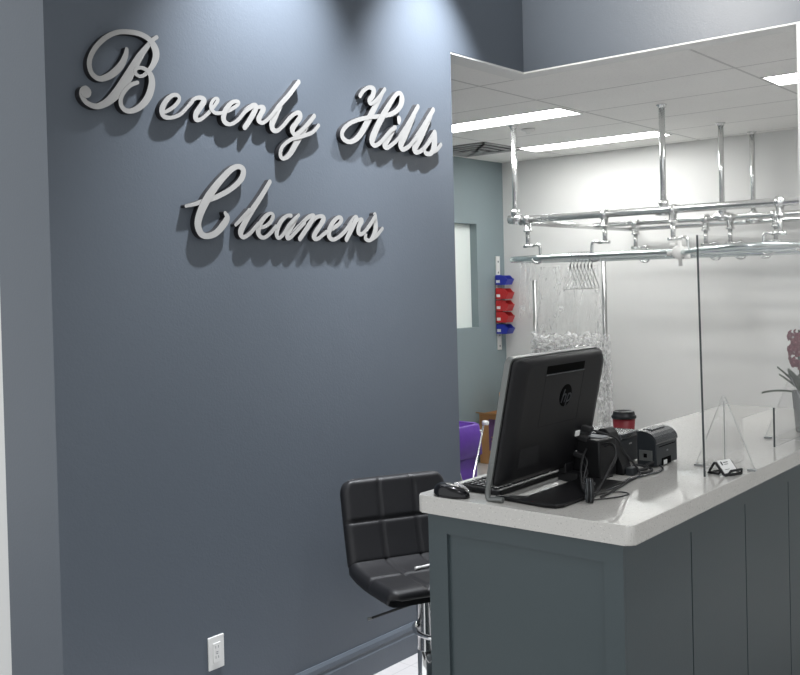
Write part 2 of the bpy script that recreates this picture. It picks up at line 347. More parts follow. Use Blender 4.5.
# ------------------------------------------------------------------ wall sign
LET = {'B':[[[(1.8984,2.3966,.007),(1.8931,2.3749,.0098),(1.8763,2.3438,.012),(1.8504,2.3162,.0123),(1.8196,2.2953,.0107),(1.7896,2.2863,.0091),(1.7661,2.299,.0089),(1.7574,2.3253,.009),(1.7654,2.3564,.0086),(1.7905,2.3929,.0086),(1.8267,2.4248,.0084),(1.8659,2.4449,.0081),(1.9082,2.4535,.0086),(1.9512,2.4541,.0092),(1.9858,2.4433,.0104),(2.0069,2.4202,.0143),(2.0119,2.3941,.0139),(1.999,2.3628,.0104),(1.9792,2.3379,.0078),(1.9582,2.3203,.006),(1.9407,2.3163,.0061),(1.9283,2.3241,.0072),(1.931,2.3379,.0062),(1.9503,2.3447,.0063),(1.9734,2.3395,.0085),(1.9893,2.3224,.0117),(1.9906,2.2935,.0137),(1.9764,2.2551,.0136),(1.949,2.2226,.0116),(1.9166,2.2019,.0093),(1.8881,2.1975,.0085),(1.8701,2.2105,.0087),(1.8687,2.234,.008),(1.8835,2.2596,.0073),(1.9069,2.2818,.0074),(1.9341,2.2942,.0065)],[(2.0177,2.4562,.0071),(2.0006,2.4434,.0072),(1.9761,2.4164,.0093),(1.9457,2.3786,.0133),(1.9155,2.3331,.0163),(1.8856,2.2883,.0185),(1.8536,2.2485,.0169),(1.8168,2.2156,.0127),(1.7786,2.1979,.0096),(1.7444,2.2042,.0087),(1.7278,2.2227,.0093),(1.7283,2.2387,.0104),(1.7378,2.2413,.0169),(1.7408,2.2381,.0205)]]],'everly':[[[(2.0453,2.2126,.0068),(2.0778,2.2323,.0075),(2.1022,2.2578,.0079),(2.0978,2.2737,.008),(2.073,2.2704,.0082),(2.0446,2.2455,.0109),(2.0297,2.2166,.0129),(2.0369,2.1968,.0103),(2.0642,2.195,.0073),(2.1017,2.2093,.0074),(2.1309,2.2348,.0073),(2.1572,2.2602,.0074)]],[[(2.144,2.2495,.0068),(2.1671,2.2706,.0075),(2.1932,2.2791,.0088),(2.2099,2.2715,.0132),(2.1954,2.2493,.0123),(2.1731,2.2211,.0128),(2.1724,2.2023,.0111),(2.1938,2.2047,.0076),(2.2275,2.2301,.0075),(2.2585,2.2622,.0078),(2.2712,2.2809,.0088),(2.2593,2.2845,.0061),(2.242,2.2668,.0077),(2.2393,2.2459,.0088),(2.2575,2.2336,.0078),(2.2845,2.2368,.0072)]],[[(2.2831,2.2356,.0071),(2.326,2.2522,.0078),(2.3615,2.2734,.0077),(2.3676,2.2863,.0081),(2.3409,2.2829,.0083),(2.3111,2.2566,.0115),(2.295,2.2265,.0132),(2.3011,2.2063,.0115),(2.3277,2.2019,.0077),(2.3632,2.2222,.0083),(2.3961,2.2541,.0084),(2.4327,2.2784,.0088)]],[[(2.3668,2.2252,.0074),(2.4034,2.2614,.009),(2.4328,2.2811,.009),(2.4516,2.2802,.0134),(2.4391,2.2549,.0132),(2.4149,2.2226,.0126),(2.3926,2.1972,.0118)],[(2.443,2.2635,.0067),(2.4655,2.2797,.0074),(2.4897,2.2783,.0128),(2.474,2.2536,.0123),(2.463,2.2318,.0134),(2.4833,2.2242,.0086),(2.5183,2.2478,.0088),(2.5512,2.2819,.0086)]],[[(2.5238,2.2528,.0072),(2.5669,2.2949,.0109),(2.6229,2.3465,.0111),(2.6746,2.4014,.0107)],[(2.5786,2.2991,.0097),(2.5504,2.2598,.015),(2.5303,2.2272,.0156),(2.5333,2.2056,.0136),(2.5544,2.2023,.0093),(2.5834,2.2219,.009),(2.6196,2.2566,.0091),(2.6478,2.2767,.0089)]],[[(2.6196,2.2566,.0082),(2.6502,2.2775,.009),(2.6758,2.2828,.0111),(2.6784,2.2672,.0129),(2.6543,2.2397,.0123),(2.6337,2.215,.0146),(2.6488,2.1974,.0101),(2.6896,2.222,.0103),(2.7315,2.2578,.0108),(2.7545,2.2805,.0104)],[(2.7545,2.2805,.0098),(2.706,2.2294,.0138),(2.6598,2.1737,.0152),(2.6185,2.1221,.0132),(2.5844,2.1008,.0088),(2.5679,2.1122,.0109),(2.5782,2.1437,.009),(2.6244,2.1759,.0085),(2.6886,2.1957,.009),(2.7422,2.216,.0089),(2.7772,2.2462,.009)]]],'Hills':[[[(3.0316,2.3953,.0116),(3.053,2.4185,.0107),(3.0887,2.4376,.0098),(3.1171,2.4315,.0163),(3.1084,2.4041,.0146),(3.0866,2.3827,.0133),(3.0975,2.3704,.0086),(3.1408,2.3971,.0098),(3.1885,2.4431,.0103)],[(3.1813,2.4358,.0104),(3.1473,2.3891,.0141),(3.1038,2.335,.0179),(3.0638,2.2808,.0183),(3.015,2.2265,.0151),(2.9617,2.1994,.0108),(2.9199,2.211,.0131),(2.9192,2.2399,.0123),(2.96,2.2726,.0101),(3.0251,2.2981,.0103),(3.1012,2.316,.0104),(3.1743,2.3295,.0106),(3.2396,2.3478,.0124),(3.2865,2.381,.0158),(3.3032,2.4167,.0194),(3.2918,2.4397,.0115),(3.2629,2.4295,.0113),(3.2211,2.387,.0147),(3.1693,2.327,.0181),(3.1232,2.2654,.0196),(3.0974,2.2191,.0206),(3.1139,2.1988,.0114),(3.1553,2.2184,.0111),(3.2165,2.2688,.0114),(3.2524,2.2885,.0109)]],[[(3.2493,2.2869,.0136),(3.2105,2.2427,.0166),(3.1805,2.21,.0185),(3.1958,2.1975,.0113),(3.2448,2.2237,.0106),(3.292,2.2604,.0104)],[(3.2814,2.3289,.0164),(3.2766,2.3117,.0106)]],[[(3.2551,2.2279,.0101),(3.3405,2.3109,.0138),(3.4126,2.3978,.0127)],[(3.3844,2.3583,.0158),(3.331,2.2806,.0198),(3.2896,2.2247,.0215),(3.2969,2.2002,.0135),(3.3388,2.2144,.0115),(3.3965,2.2611,.0108)]],[[(3.3582,2.2279,.0103),(3.4468,2.3092,.0149),(3.5249,2.3968,.0138)],[(3.5061,2.3691,.0162),(3.4368,2.275,.0201),(3.3851,2.214,.0221),(3.4014,2.1951,.0119),(3.4485,2.2164,.0121),(3.5109,2.269,.0113)]],[[(3.4654,2.2313,.0108),(3.5112,2.2757,.0126),(3.5344,2.2983,.0136),(3.5297,2.2641,.0229),(3.525,2.2314,.022),(3.4993,2.1995,.0132),(3.4619,2.1963,.0121),(3.4516,2.2127,.0136)],[(3.4915,2.1969,.0105),(3.5447,2.2197,.0112),(3.575,2.2454,.0108)]]],'C':[[[(2.1187,1.9015,.0055),(2.1552,1.9098,.0071),(2.1911,1.9206,.0087),(2.2309,1.9313,.0093),(2.2819,1.9511,.0096),(2.3344,1.9793,.01),(2.3726,2.0119,.0123),(2.3822,2.0419,.0129),(2.3615,2.0542,.0096),(2.3241,2.0403,.0115),(2.2665,1.9919,.0136),(2.2145,1.9346,.0168),(2.1814,1.8844,.0163),(2.167,1.8431,.0154),(2.1775,1.8118,.0134),(2.2032,1.8011,.0108),(2.2433,1.8118,.0124),(2.278,1.8403,.0141),(2.2987,1.8672,.0127),(2.2898,1.8846,.0074)]]],'leaners':[[[(2.34,1.8448,.0076),(2.3761,1.8736,.0094),(2.4055,1.8989,.0101)],[(2.5121,2.0092,.0103),(2.4693,1.9559,.012),(2.4162,1.8966,.0138),(2.3773,1.847,.0146),(2.3607,1.8183,.0146),(2.3714,1.8016,.0098),(2.4003,1.8129,.0087),(2.4472,1.8519,.0091)]],[[(2.405,1.8105,.008),(2.4363,1.8372,.0084),(2.476,1.8416,.0083),(2.5078,1.8589,.0093),(2.5231,1.8825,.0099),(2.5113,1.8926,.0069),(2.4863,1.8811,.01),(2.4579,1.8541,.0125),(2.4454,1.8244,.0135),(2.4548,1.8052,.0102),(2.4768,1.8024,.0079),(2.5041,1.8177,.0088),(2.5344,1.8449,.0087)]],[[(2.6168,1.8877,.0094),(2.5981,1.887,.0082),(2.5697,1.8709,.0106),(2.5471,1.8436,.0125),(2.5379,1.8169,.0123),(2.5465,1.8011,.008),(2.5699,1.8143,.0088),(2.6038,1.8519,.0097),(2.6548,1.8908,.0084)],[(2.6524,1.889,.0086),(2.6275,1.8594,.013),(2.5981,1.825,.0135),(2.5927,1.8047,.0121),(2.6091,1.8051,.0087),(2.6455,1.8329,.0092),(2.685,1.8629,.0093)]],[[(2.6174,1.8215,.0089),(2.6619,1.8512,.0096),(2.7073,1.8839,.0098),(2.7386,1.8923,.0102),(2.7297,1.875,.0126),(2.6953,1.8378,.0127),(2.6587,1.801,.0119)],[(2.7095,1.8502,.0084),(2.7487,1.883,.0095),(2.7792,1.8914,.0093),(2.7945,1.8821,.0141),(2.7758,1.857,.0126),(2.7467,1.827,.0133),(2.7369,1.8083,.0141),(2.7576,1.8029,.009),(2.8068,1.8309,.0097)]],[[(2.8031,1.8284,.0082),(2.8469,1.8453,.0095),(2.888,1.8679,.0105),(2.8975,1.8848,.0123),(2.8778,1.8901,.0092),(2.8441,1.8665,.0127),(2.8226,1.8313,.0152),(2.8261,1.8092,.0126),(2.8526,1.8022,.009),(2.9012,1.8257,.0102),(2.9514,1.8674,.0108)]],[[(2.9398,1.8595,.0104),(2.9712,1.8883,.0109),(2.9881,1.8915,.0145),(2.9743,1.8707,.0139),(2.9464,1.8344,.0144),(2.9227,1.8036,.013)],[(2.9784,1.8784,.0072),(3.0056,1.8855,.0087),(3.0209,1.8824,.0138),(3.0022,1.8588,.0143),(2.9982,1.8331,.0137),(3.0212,1.8285,.0093),(3.0631,1.8605,.0108),(3.1045,1.9034,.0105)]],[[(3.1063,1.9098,.0128),(3.1085,1.8827,.0152),(3.1072,1.8488,.0162),(3.0892,1.8171,.0134),(3.0648,1.8011,.0088),(3.0407,1.8094,.011),(3.0429,1.8239,.0093)],[(3.0687,1.8006,.0085),(3.1093,1.8202,.0097),(3.1494,1.8536,.009)]]]}
TH = .022
def letter(name, strokes, parent, label, k):
    mb = MB(); WS = .95 if name == 'sign_letter' else .86
    for si, st in enumerate(strokes):
        P = catmull([Vector((a, b_, w_)) for a, b_, w_ in st], 7)
        n = len(P); L_, R_ = [], []
        for i, p in enumerate(P):
            q = P[min(i+1, n-1)]-P[max(i-1, 0)]; q.z = 0; q.normalize(); nn = Vector((-q.y, q.x, 0))
            hw = max(p.z*WS, .0025); L_.append(p+nn*hw); R_.append(p-nn*hw)
        q0 = P[0]-P[1]; q0.z = 0; q0.normalize(); q1 = P[-1]-P[-2]; q1.z = 0; q1.normalize()
        def cap(c, d, hw):
            nn = Vector((-d.y, d.x, 0)); return [c+(nn*-math.cos(t)+d*math.sin(t))*hw for t in [PI*j/6 for j in range(1, 6)]]
        x1 = SX+TH+.0004*(si+k); x0 = SX-.0005
        def V(p, x): return mb.bm.verts.new((x, p.x, p.y))
        def XT(i): return x1+.003*i/n
        def strip(A, B):
            a1 = [V(p, XT(i)) for i, p in enumerate(A)]; b1 = [V(p, XT(i)) for i, p in enumerate(B)]; a0 = [V(p, x0) for p in A]; b0 = [V(p, x0) for p in B]
            for i in range(len(A)-1):
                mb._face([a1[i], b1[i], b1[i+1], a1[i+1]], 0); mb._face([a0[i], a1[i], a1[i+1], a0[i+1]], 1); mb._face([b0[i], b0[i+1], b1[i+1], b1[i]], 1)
        strip(L_, R_)
        for c, d_, hw, xe in ((P[0], q0, max(P[0].z*WS, .0025), XT(0)), (P[-1], q1, max(P[-1].z*WS, .0025), XT(n-1))):
            pts = cap(c, d_, hw); nn = Vector((-d_.y, d_.x, 0)); pts = [c-nn*hw]+pts+[c+nn*hw]
            f1 = [V(p, xe) for p in pts]; f0 = [V(p, x0) for p in pts]; mb._face(f1, 0)
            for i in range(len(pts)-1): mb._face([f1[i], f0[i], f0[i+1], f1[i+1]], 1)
    bmesh.ops.remove_doubles(mb.bm, verts=mb.bm.verts, dist=1e-6)
    for f in mb.bm.faces:        # faces look out of the wall
        f.normal_update()
        if f.material_index == 0 and f.normal.x < 0: f.normal_flip()
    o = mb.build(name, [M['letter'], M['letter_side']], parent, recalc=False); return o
def sign(word, label, single):
    pts = [p for L in LET[word] for s in L for p in s]
    y = sum(p[0] for p in pts)/len(pts); z = min(p[1] for p in pts)
    if single:
        o = letter('sign_letter', LET[word][0], None, None, 0)
        return tag(o, label, 'sign letter', 'script sign on the blue wall')
    t = thing('sign_word', (SX, y, z), label, 'sign lettering', 'script sign on the blue wall')
    for k, L in enumerate(LET[word]): letter('letter', L, t, None, k % 3)
sign('B', 'large silver script capital B at the top left of the wall sign', True)
sign('everly', 'silver joined script letters everly following the capital B on the wall', False)
sign('Hills', 'silver script word Hills at the right of the wall sign', False)
sign('C', 'silver script capital C starting the lower line of the wall sign', True)
sign('leaners', 'silver joined script letters leaners in the lower line of the wall sign', False)

# ------------------------------------------------------------------ wall outlet
t = thing('wall_outlet', (SX, 2.212, .284), 'white electrical wall outlet low on the blue sign wall', 'outlet')
MB().box(SX-.001, SX+.006, 2.177, 2.247, .284, .400, bev=.0025).build('cover_plate', M['white_plastic'], t)
MB().box(SX+.005, SX+.009, 2.195, 2.229, .307, .377, bev=.0015).build('receptacle', M['white_plastic'], t)
s = MB()
for z in (.322, .358):
    for y in (2.205, 2.217): s.box(SX+.0088, SX+.0093, y, y+.0022, z, z+.009)
s.box(SX+.0088, SX+.0094, 2.207, 2.217, .338, .3405).box(SX+.0088, SX+.0094, 2.207, 2.217, .344, .3465)
s.build('slot', M['grey_mark'], t)

# ------------------------------------------------------------------ reception counter
CT = .97
body = thing('reception_counter', (-1.53, 3.6, 0), 'slate blue panelled reception counter under the pale stone top', 'counter')
poly = [(-1.85, 2.3965), (-1.2085, 2.3965), (-1.2085, 4.31), (-1.37, 4.31), (-1.37, 4.82), (-1.85, 4.82)]
MB().prism(poly, 0.005, .9135, 'z').build('carcass', M['cabinet'], body)
def frame_panel(x0, x1, z0, z1, L, r=.07, r2=.057, top=.062):
    f = MB()
    for a in ((x0, x0+r, z0, z1), (x1-r2, x1, z0, z1), (x0+r, x1-r2, z1-top, z1), (x0+r, x1-r2, z0, z0+.1)): f.box(a[0], a[1], *L, a[2], a[3])
    return f
e = frame_panel(-1.855, -1.20, .005, .9145, (2.386, 2.3965))
e.build('end_panel', M['cabinet'], body)
fr = [0, 2.3935, 2.833, 3.283, 3.726, 4.31]
MB().box(-1.2085, -1.200, 2.3967, 4.3065, .848, .9145).build('face_rail', M['cabinet'], body)
for a, b_ in zip(fr[1:], fr[2:]):
    MB().box(-1.2085, -1.200, a+.0035, b_-.0035, .005, .8479).build('front_panel', M['cabinet'], body)
top = [(-1.872+.018*(1-math.cos(t_)), 2.353+.018*(1-math.sin(t_))) for t_ in [PI/2*k/5 for k in range(6)]]+[(-1.157-.022*(1-math.sin(t_)), 2.353+.022*(1-math.cos(t_))) for t_ in [PI/2*k/5 for k in range(6)]]+[(-1.157, YH-.003), (-1.331, YH-.003), (-1.331, 4.866), (-1.872, 4.866)]
o = MB().prism(top, .9155, CT, 'z', bev=.004).build('countertop', M['quartz'])
tag(rebase(o), 'glossy pale speckled stone countertop on the blue reception counter', 'countertop')

# ------------------------------------------------------------------ all-in-one computer
Vv = Vector((.209, 0, .978)).normalized(); Nn = Vector((.978, 0, -.209)).normalized(); P0 = Vector((-1.650, 2.387, CT+.001))
TM = Matrix(((0, Vv.x, Nn.x, P0.x), (1, Vv.y, Nn.y, P0.y), (0, Vv.z, Nn.z, P0.z), (0, 0, 0, 1)))
def rrect(x0, x1, y0, y1, r, z, n=6):
    out = []
    for cx, cy, a in ((x1-r, y1-r, 0), (x0+r, y1-r, PI/2), (x0+r, y0+r, PI), (x1-r, y0+r, 1.5*PI)):
        out += [Vector((cx+r*math.cos(a+PI/2*k/n), cy+r*math.sin(a+PI/2*k/n), z)) for k in range(n+1)]
    return out
def loft(mb, loops, T=None, mi=0, smooth=True, cap=True):
    R_ = [[mb.bm.verts.new(T @ p if T else p) for p in lp] for lp in loops]
    for A, B in zip(R_, R_[1:]):
        for i in range(len(A)): j = (i+1) % len(A); mb._face([A[i], A[j], B[j], B[i]], mi, smooth)
    if cap: mb._face(R_[0][::-1], mi); mb._face(R_[-1], mi)
    return mb
pc = thing('computer', (-1.6, 2.65, CT), 'black and silver all-in-one computer seen from behind on the stone countertop', 'computer')
W_, H_ = .536, .438
m = MB(); loft(m, [rrect(0, W_, .045, H_, .022, 0), rrect(0, W_, .045, H_, .022, .0185)], TM, smooth=False)
bz = m.build('bezel', M['silver'], pc)
MB().box(.02, W_-.02, .07, H_-.02, -.0012, .0002, T=TM).build('screen', M['black_gloss'], pc)
m = MB()
loft(m, [rrect(.007, W_-.002, .047, H_-.004, .02, .0192), rrect(.006, W_+.003, .047, H_-.002, .022, .026), rrect(.012, W_+.002, .050, H_-.004, .026, .034), rrect(.048, W_-.010, .058, H_-.016, .030, .0485), rrect(.065, W_-.025, .07, H_-.024, .03, .0492)], TM)
m.build('back_shell', M['black_plastic'], pc)
# vent slot high on the back, its recess shade put into dark colour
m = MB(); loft(m, [rrect(.165, .395, .384, .409, .004, .0478), rrect(.165, .395, .384, .409, .004, .0500)], TM, smooth=False); vs = m.build('vent_slot', M['dark_slot'], pc)
m = MB(); m.box(.163, .397, .3795, .3835, .0488, .0515, T=TM); m.build('vent_lip', M['printer_top'], pc)
m = MB()
for a in ((.165, .40, .218, .2185), (.165, .1655, .218, .378), (.3995, .40, .218, .378)): m.box(*a[:2], *a[2:], .0488, .0495, T=TM)
m.build('cover_seam', M['dark_slot'], pc)
# round badge
m = MB(); cx, cy, r = .305, .305, .036
TB = TM @ Matrix.Translation((cx, cy, .049))
m.lathe([(r, -.001), (r, .0012), (r-.002, .0018), (0, .0018)], (0, 0, 0)); m.bm.transform(TB)
bd = m.build('round_badge', M['dark_slot'], pc)
me = text_mesh('hp', .062, .32, .0008); part_from_mesh(me, 'badge_lettering', M['printer'], TM @ Matrix.Translation((cx-.001, cy-.003, .0512)) @ Matrix.Diagonal((-1, 1, 1, 1)) @ Matrix.Diagonal((-1, 1, 1, 1)), pc)
m = MB(); m.box(.085, .195, .100, .160, .0485, .0497, T=TM); m.build('dark_sticker', M['leather_seam'], pc)
m = MB()
m.box(.125, .133, .062, .078, .0450, .0480, T=TM)
for k in range(3): m.box(.140+k*.009, .147+k*.009, .066, .069, .0455, .0480, T=TM)
m.build('small_print', M['grey_mark'], pc)
m = MB(); m.box(.030, .0325, .255, .262, .036, .0405, T=TM); m.build('lock_mark', M['keymark'], pc)
m = MB(); m.box(W_-.006, W_+.006, .255, .285, .018, .030, bev=.002, T=TM); m.build('side_button', M['black_matte'], pc)
# feet of the bezel: silver legs that bend back along the counter
for u in (.006, W_-.006):
    m = MB(); pts = [TM @ Vector((u, .12, .009)), TM @ Vector((u, .06, .009)), TM @ Vector((u, .024, .010)), TM @ Vector((u, .010, .018)), Vector((P0.x+.045, P0.y+u, CT+.0095)), Vector((P0.x+.068, P0.y+u, CT+.0095))]
    m.tube(pts, .0085, seg=10, sub=5); m.build('front_foot', M['silver'], pc)
# easel base plate
m = MB()
def plate(z, g): return [Vector((x, y, z)) for x, y in [(-1.630+g, 2.424+g), (-1.45-g, 2.406+g), (-1.418-g, 2.413+g), (-1.405-g, 2.44+g), (-1.405-g, 2.815-g), (-1.548+g, 2.815-g), (-1.548+g, 2.47)]]
loft(m, [plate(CT+.001, .004), plate(CT+.010, 0), plate(CT+.013, .002)], smooth=False); m.build('base_plate', M['black_plastic'], pc)
m = MB()
m.box(-1.615, -1.545, 2.765, 2.815, CT+.002, CT+.030, bev=.003).box(-1.612, -1.585, 2.765, 2.815, CT+.02, CT+.058, bev=.003)
m.build('support_arm', M['black_plastic'], pc)
# plugs in the back ports
for u, v_, n_ in ((.445, .150, .05), (.468, .120, .05), (.436, .095, .05), (.475, .085, .05), (.46, .18, .05)):
    m = MB(); m.box(u-.014, u+.014, v_-.008, v_+.008, .045, n_+.032, bev=.003, T=TM); m.build('plug', M['black_matte'], pc)
for u, v_ in ((.424, .165), (.446, .095)):
    m = MB(); m.box(u-.014, u+.012, v_-.009, v_+.009, .0492, .0535, bev=.001, T=TM); m.build('white_tag', M['white_paper'], pc)

# ------------------------------------------------------------------ keyboard
kb = thing('keyboard', (-1.735, 2.7, CT), 'black computer keyboard lying behind the computer on the countertop', 'keyboard')
KA = Vector((-.02, 1, 0)).normalized(); KB = Vector((1, .02, 0)).normalized(); K0 = Vector((-1.79, 2.462, CT+.001))
TK = Matrix(((KA.x, KB.x, 0, K0.x), (KA.y, KB.y, 0, K0.y), (0, 0, 1, K0.z), (0, 0, 0, 1)))
TK = TK @ Matrix.Rotation(math.radians(-2.0), 4, 'X') @ Matrix.Translation((0, 0, .006))
kbody = MB(); loft(kbody, [rrect(0, .44, 0, .15, .01, 0), rrect(0, .44, 0, .15, .01, .012), rrect(.003, .437, .003, .147, .009, .015)], TK, smooth=False)
kbody.build('case', M['black_plastic'], kb)
me = None
for r in range(6):
    c = 0; x = .012
    while x < .42:
        wk = .11 if (r == 0 and c == 4) else .0165
        if wk > .1: m = MB(); m.box(x, x+wk, .010, .024, .0152, .019, bev=.001, T=TK); m.build('space_bar', M['key'], kb)
        elif me is None:
            m = MB(); m.box(x, x+wk, .010, .0255, .0152, .019, bev=.001, T=TK).box(x+.003, x+.0085, .014, .0165, .0188, .0193, mi=1, T=TK)
            k0 = m.build('key', [M['key'], M['keymark']], kb); me = k0.data; kx, ky = x, .010
        elif r*22+c < 140:
            k = k0.copy(); C.objects.link(k); k.parent = kb
            k.location = (TK.to_3x3() @ Vector((x-kx, r*.0215, 0)))
        x += wk+.0035+(.014 if c in (3, 14) and wk < .1 else 0)+(.004 if c in (1, 7) else 0); c += 1

# ------------------------------------------------------------------ mouse
mo = thing('computer_mouse', (-1.75, 2.372, CT), 'black computer mouse with a silver stripe at the counter corner', 'mouse')
TMo = Matrix.Translation((-1.762, 2.386, CT+.001)) @ Matrix.Scale(1.08, 4) @ Matrix.Rotation(math.radians(2), 4, 'Z')
def mouse_pt(u, v_, s_=1., dz=0):
    a = 2*PI*u; ph = v_*PI/2
    x = .056*math.copysign(abs(math.cos(a))**.85, math.cos(a)); y = .031*math.copysign(abs(math.sin(a))**.85, math.sin(a))*(1-.1*math.cos(a))
    q = math.cos(ph)**.55; h = .034*math.sin(ph)**.8*(1-.25*(x*q/.056)*.9)
    return TMo @ Vector((x*q*s_, y*q*s_, h+dz))
m = MB(); V_ = m.grid(lambda u, v_: mouse_pt(u, v_), 40, 12, closed_u=True); m._face([r_[0] for r_ in V_])
m.build('body', M['black_gloss'], mo)
m = MB(); m.tube([TMo @ Vector(p) for p in ((.0, .012, .0345), (.015, .0155, .031), (.03, .017, .0245), (.043, .016, .017), (.050, .012, .010))], [.004, .005, .005, .0045, .003], sub=4); m.build('silver_stripe', M['chrome'], mo)
m = MB(); m.lathe([(.0, -.003), (.008, -.003), (.009, 0), (.008, .003), (0, .003)], TMo @ Vector((.026, .0, .0225)), axis=(.03, 1, 0)); m.build('scroll_wheel', M['printer'], mo)

# ------------------------------------------------------------------ printers and the small black devices
def round_box(mb, x0, x1, y0, y1, z0, z1, mi=0, bev=.006): return mb.box(x0, x1, y0, y1, z0, z1, mi, bev)
pr1 = thing('receipt_printer', (-1.655, 3.148, CT), 'charcoal square receipt printer standing left of the round-topped one', 'printer', 'printers on the countertop')
MB().box(-1.77, -1.560, 3.10, 3.244, CT+.004, CT+.087, bev=.005).build('body', M['printer'], pr1)
MB().box(-1.772, -1.558, 3.098, 3.246, CT+.088, CT+.108, bev=.006).build('lid', M['printer_top'], pr1)
MB().box(-1.5605, -1.5593, 3.165, 3.171, CT+.066, CT+.071).box(-1.5605, -1.5593, 3.173, 3.185, CT+.066, CT+.071).build('printed_mark', M['keymark'], pr1)
for x, y in ((-1.75, 3.12), (-1.58, 3.12), (-1.58, 3.225), (-1.75, 3.225)): MB().cyl((x, y, CT), (x, y, CT+.006), .008).build('foot', M['black_matte'], pr1)
pr2 = thing('receipt_printer', (-1.495, 3.205, CT), 'charcoal receipt printer with a rounded top at the right end of the devices', 'printer', 'printers on the countertop')
prof = [(-1.512, CT+.004), (-1.440, CT+.004), (-1.440, CT+.080), (-1.4425, CT+.092), (-1.448, CT+.101), (-1.458, CT+.110), (-1.475, CT+.117), (-1.495, CT+.120), (-1.512, CT+.116)]
m = MB(); m.prism(prof, 3.125, 3.295, 'y', bev=.004); m.build('body', M['printer'], pr2)
def arc_strip(mb, y0, y1, h0, h1):
    lo = prof[2:9]
    P1 = [(x-.0, z+h1) for x, z in lo]; P0_ = [(x, z+h0) for x, z in lo]
    mb.prism([(p[0]+.0015, p[1]) for p in P1]+P0_[::-1], y0, y1, 'y')
m = MB(); arc_strip(m, 3.123, 3.297, .0, .004); m.build('lid', M['printer_top'], pr2)
m = MB(); m.box(-1.506, -1.470, 3.16, 3.262, CT+.1165, CT+.1255, bev=.003); m.build('raised_flap', M['printer_top'], pr2)
MB().box(-1.4403, -1.4392, 3.145, 3.275, CT+.068, CT+.071).build('lid_seam', M['dark_slot'], pr2)
MB().box(-1.4403, -1.4390, 3.205, 3.217, CT+.048, CT+.053).build('printed_mark', M['grey_mark'], pr2)
MB().box(-1.47, -1.4385, 3.165, 3.24, CT+.0035, CT+.028, bev=.002).build('paper_slot', M['dark_slot'], pr2)
MB().box(-1.455, -1.437, 3.178, 3.205, CT+.0035, CT+.02, bev=.002).build('connector', M['white_plastic'], pr2)
MB().box(-1.503, -1.455, 3.1232, 3.1255, CT+.022, CT+.058, bev=.0008).build('silver_plate', M['silver'], pr2)
MB().box(-1.486, -1.474, 3.1225, 3.1235, CT+.033, CT+.047).build('round_port', M['dark_slot'], pr2)
# black pad stand
st = thing('card_reader_stand', (-1.53, 2.97, CT), 'matt black wedge-shaped card reader stand beside the tangled cables', 'card reader')
m = MB(); m.prism([(-1.60, CT+.001), (-1.475, CT+.001), (-1.473, CT+.012), (-1.485, CT+.03), (-1.525, CT+.135), (-1.538, CT+.150), (-1.56, CT+.150), (-1.575, CT+.135)], 2.95, 3.01, 'y', bev=.004); m.build('wedge', M['black_plastic'], st)
MB().box(-1.472, -1.446, 2.955, 2.998, CT+.001, CT+.026, bev=.003).build('connector', M['printer'], st)
ba = thing('black_box', (-1.57, 2.88, CT), 'low black device box right behind the computer under the hanging cables', 'device box')
MB().box(-1.635, -1.495, 2.825, 2.94, CT+.004, CT+.13, bev=.006).build('body', M['black_plastic'], ba)
MB().box(-1.60, -1.51, 2.87, 2.93, CT+.1305, CT+.1325, bev=.0008).build('paper_slip', M['grey_mark'], ba)
for x, y in ((-1.62, 2.835), (-1.505, 2.835), (-1.505, 2.915), (-1.62, 2.915)): MB().cyl((x, y, CT), (x, y, CT+.006), .008).build('foot', M['black_matte'], ba)

# ------------------------------------------------------------------ cables
def cable(pts, r, label, m_='black_matte', plug=None):
    o = MB().tube(pts, r, seg=8, sub=8).build('cable', M[m_]); rebase(o)
    return tag(o, label, 'cable', 'cables behind the computer')
z = CT
cable([TM @ Vector((.445, .120, .082)), (-1.52, 2.76, z+.085), (-1.495, 2.70, z+.05), (-1.44, 2.61, z+.02), (-1.395, 2.56, z+.03), (-1.38, 2.545, z+.055), (-1.385, 2.54, z+.04), (-1.40, 2.55, z+.005)], .0035, 'black cable curving from the upper plug down to the tied cable loop')
cable([TM @ Vector((.462, .095, .087)), (-1.475, 2.86, z+.115), (-1.44, 2.83, z+.08), (-1.435, 2.74, z+.03), (-1.40, 2.60, z+.012), (-1.385, 2.55, z+.03)], .003, 'black cable bowing out to the right over the black device box')
cable([TM @ Vector((.43, .078, .082)), (-1.50, 2.75, z+.04), (-1.47, 2.66, z+.018), (-1.42, 2.59, z+.012), (-1.385, 2.545, z+.02)], .003, 'black cable running low from the lower plug over the base plate')
cable([(-1.395, 2.56, z+.006), (-1.41, 2.66, z+.005), (-1.405, 2.77, z+.005), (-1.425, 2.87, z+.006), (-1.41, 2.98, z+.005), (-1.40, 3.08, z+.005), (-1.43, 3.13, z+.01)], .0035, 'grey cable running along the counter from the loop to the printers', 'printer_top')
cable([(-1.385, 2.555, z+.004), (-1.34, 2.63, z+.004), (-1.33, 2.69, z+.004), (-1.37, 2.70, z+.004), (-1.40, 2.64, z+.004), (-1.39, 2.57, z+.008)], .0022, 'thin black cable making a small loop in front of the tied bundle')
cable([(-1.455, 2.985, z+.012), (-1.43, 3.02, z+.016), (-1.45, 3.06, z+.008), (-1.47, 3.10, z+.010), (-1.45, 3.13, z+.02)], .005, 'thick black cable lying between the wedge stand and the printers')
cable([(-1.50, 2.99, z+.006), (-1.49, 3.03, z+.012), (-1.475, 3.05, z+.02), (-1.44, 3.08, z+.006), (-1.42, 3.03, z+.005), (-1.44, 2.99, z+.006)], .004, 'black cable coiled on the counter before the square printer')
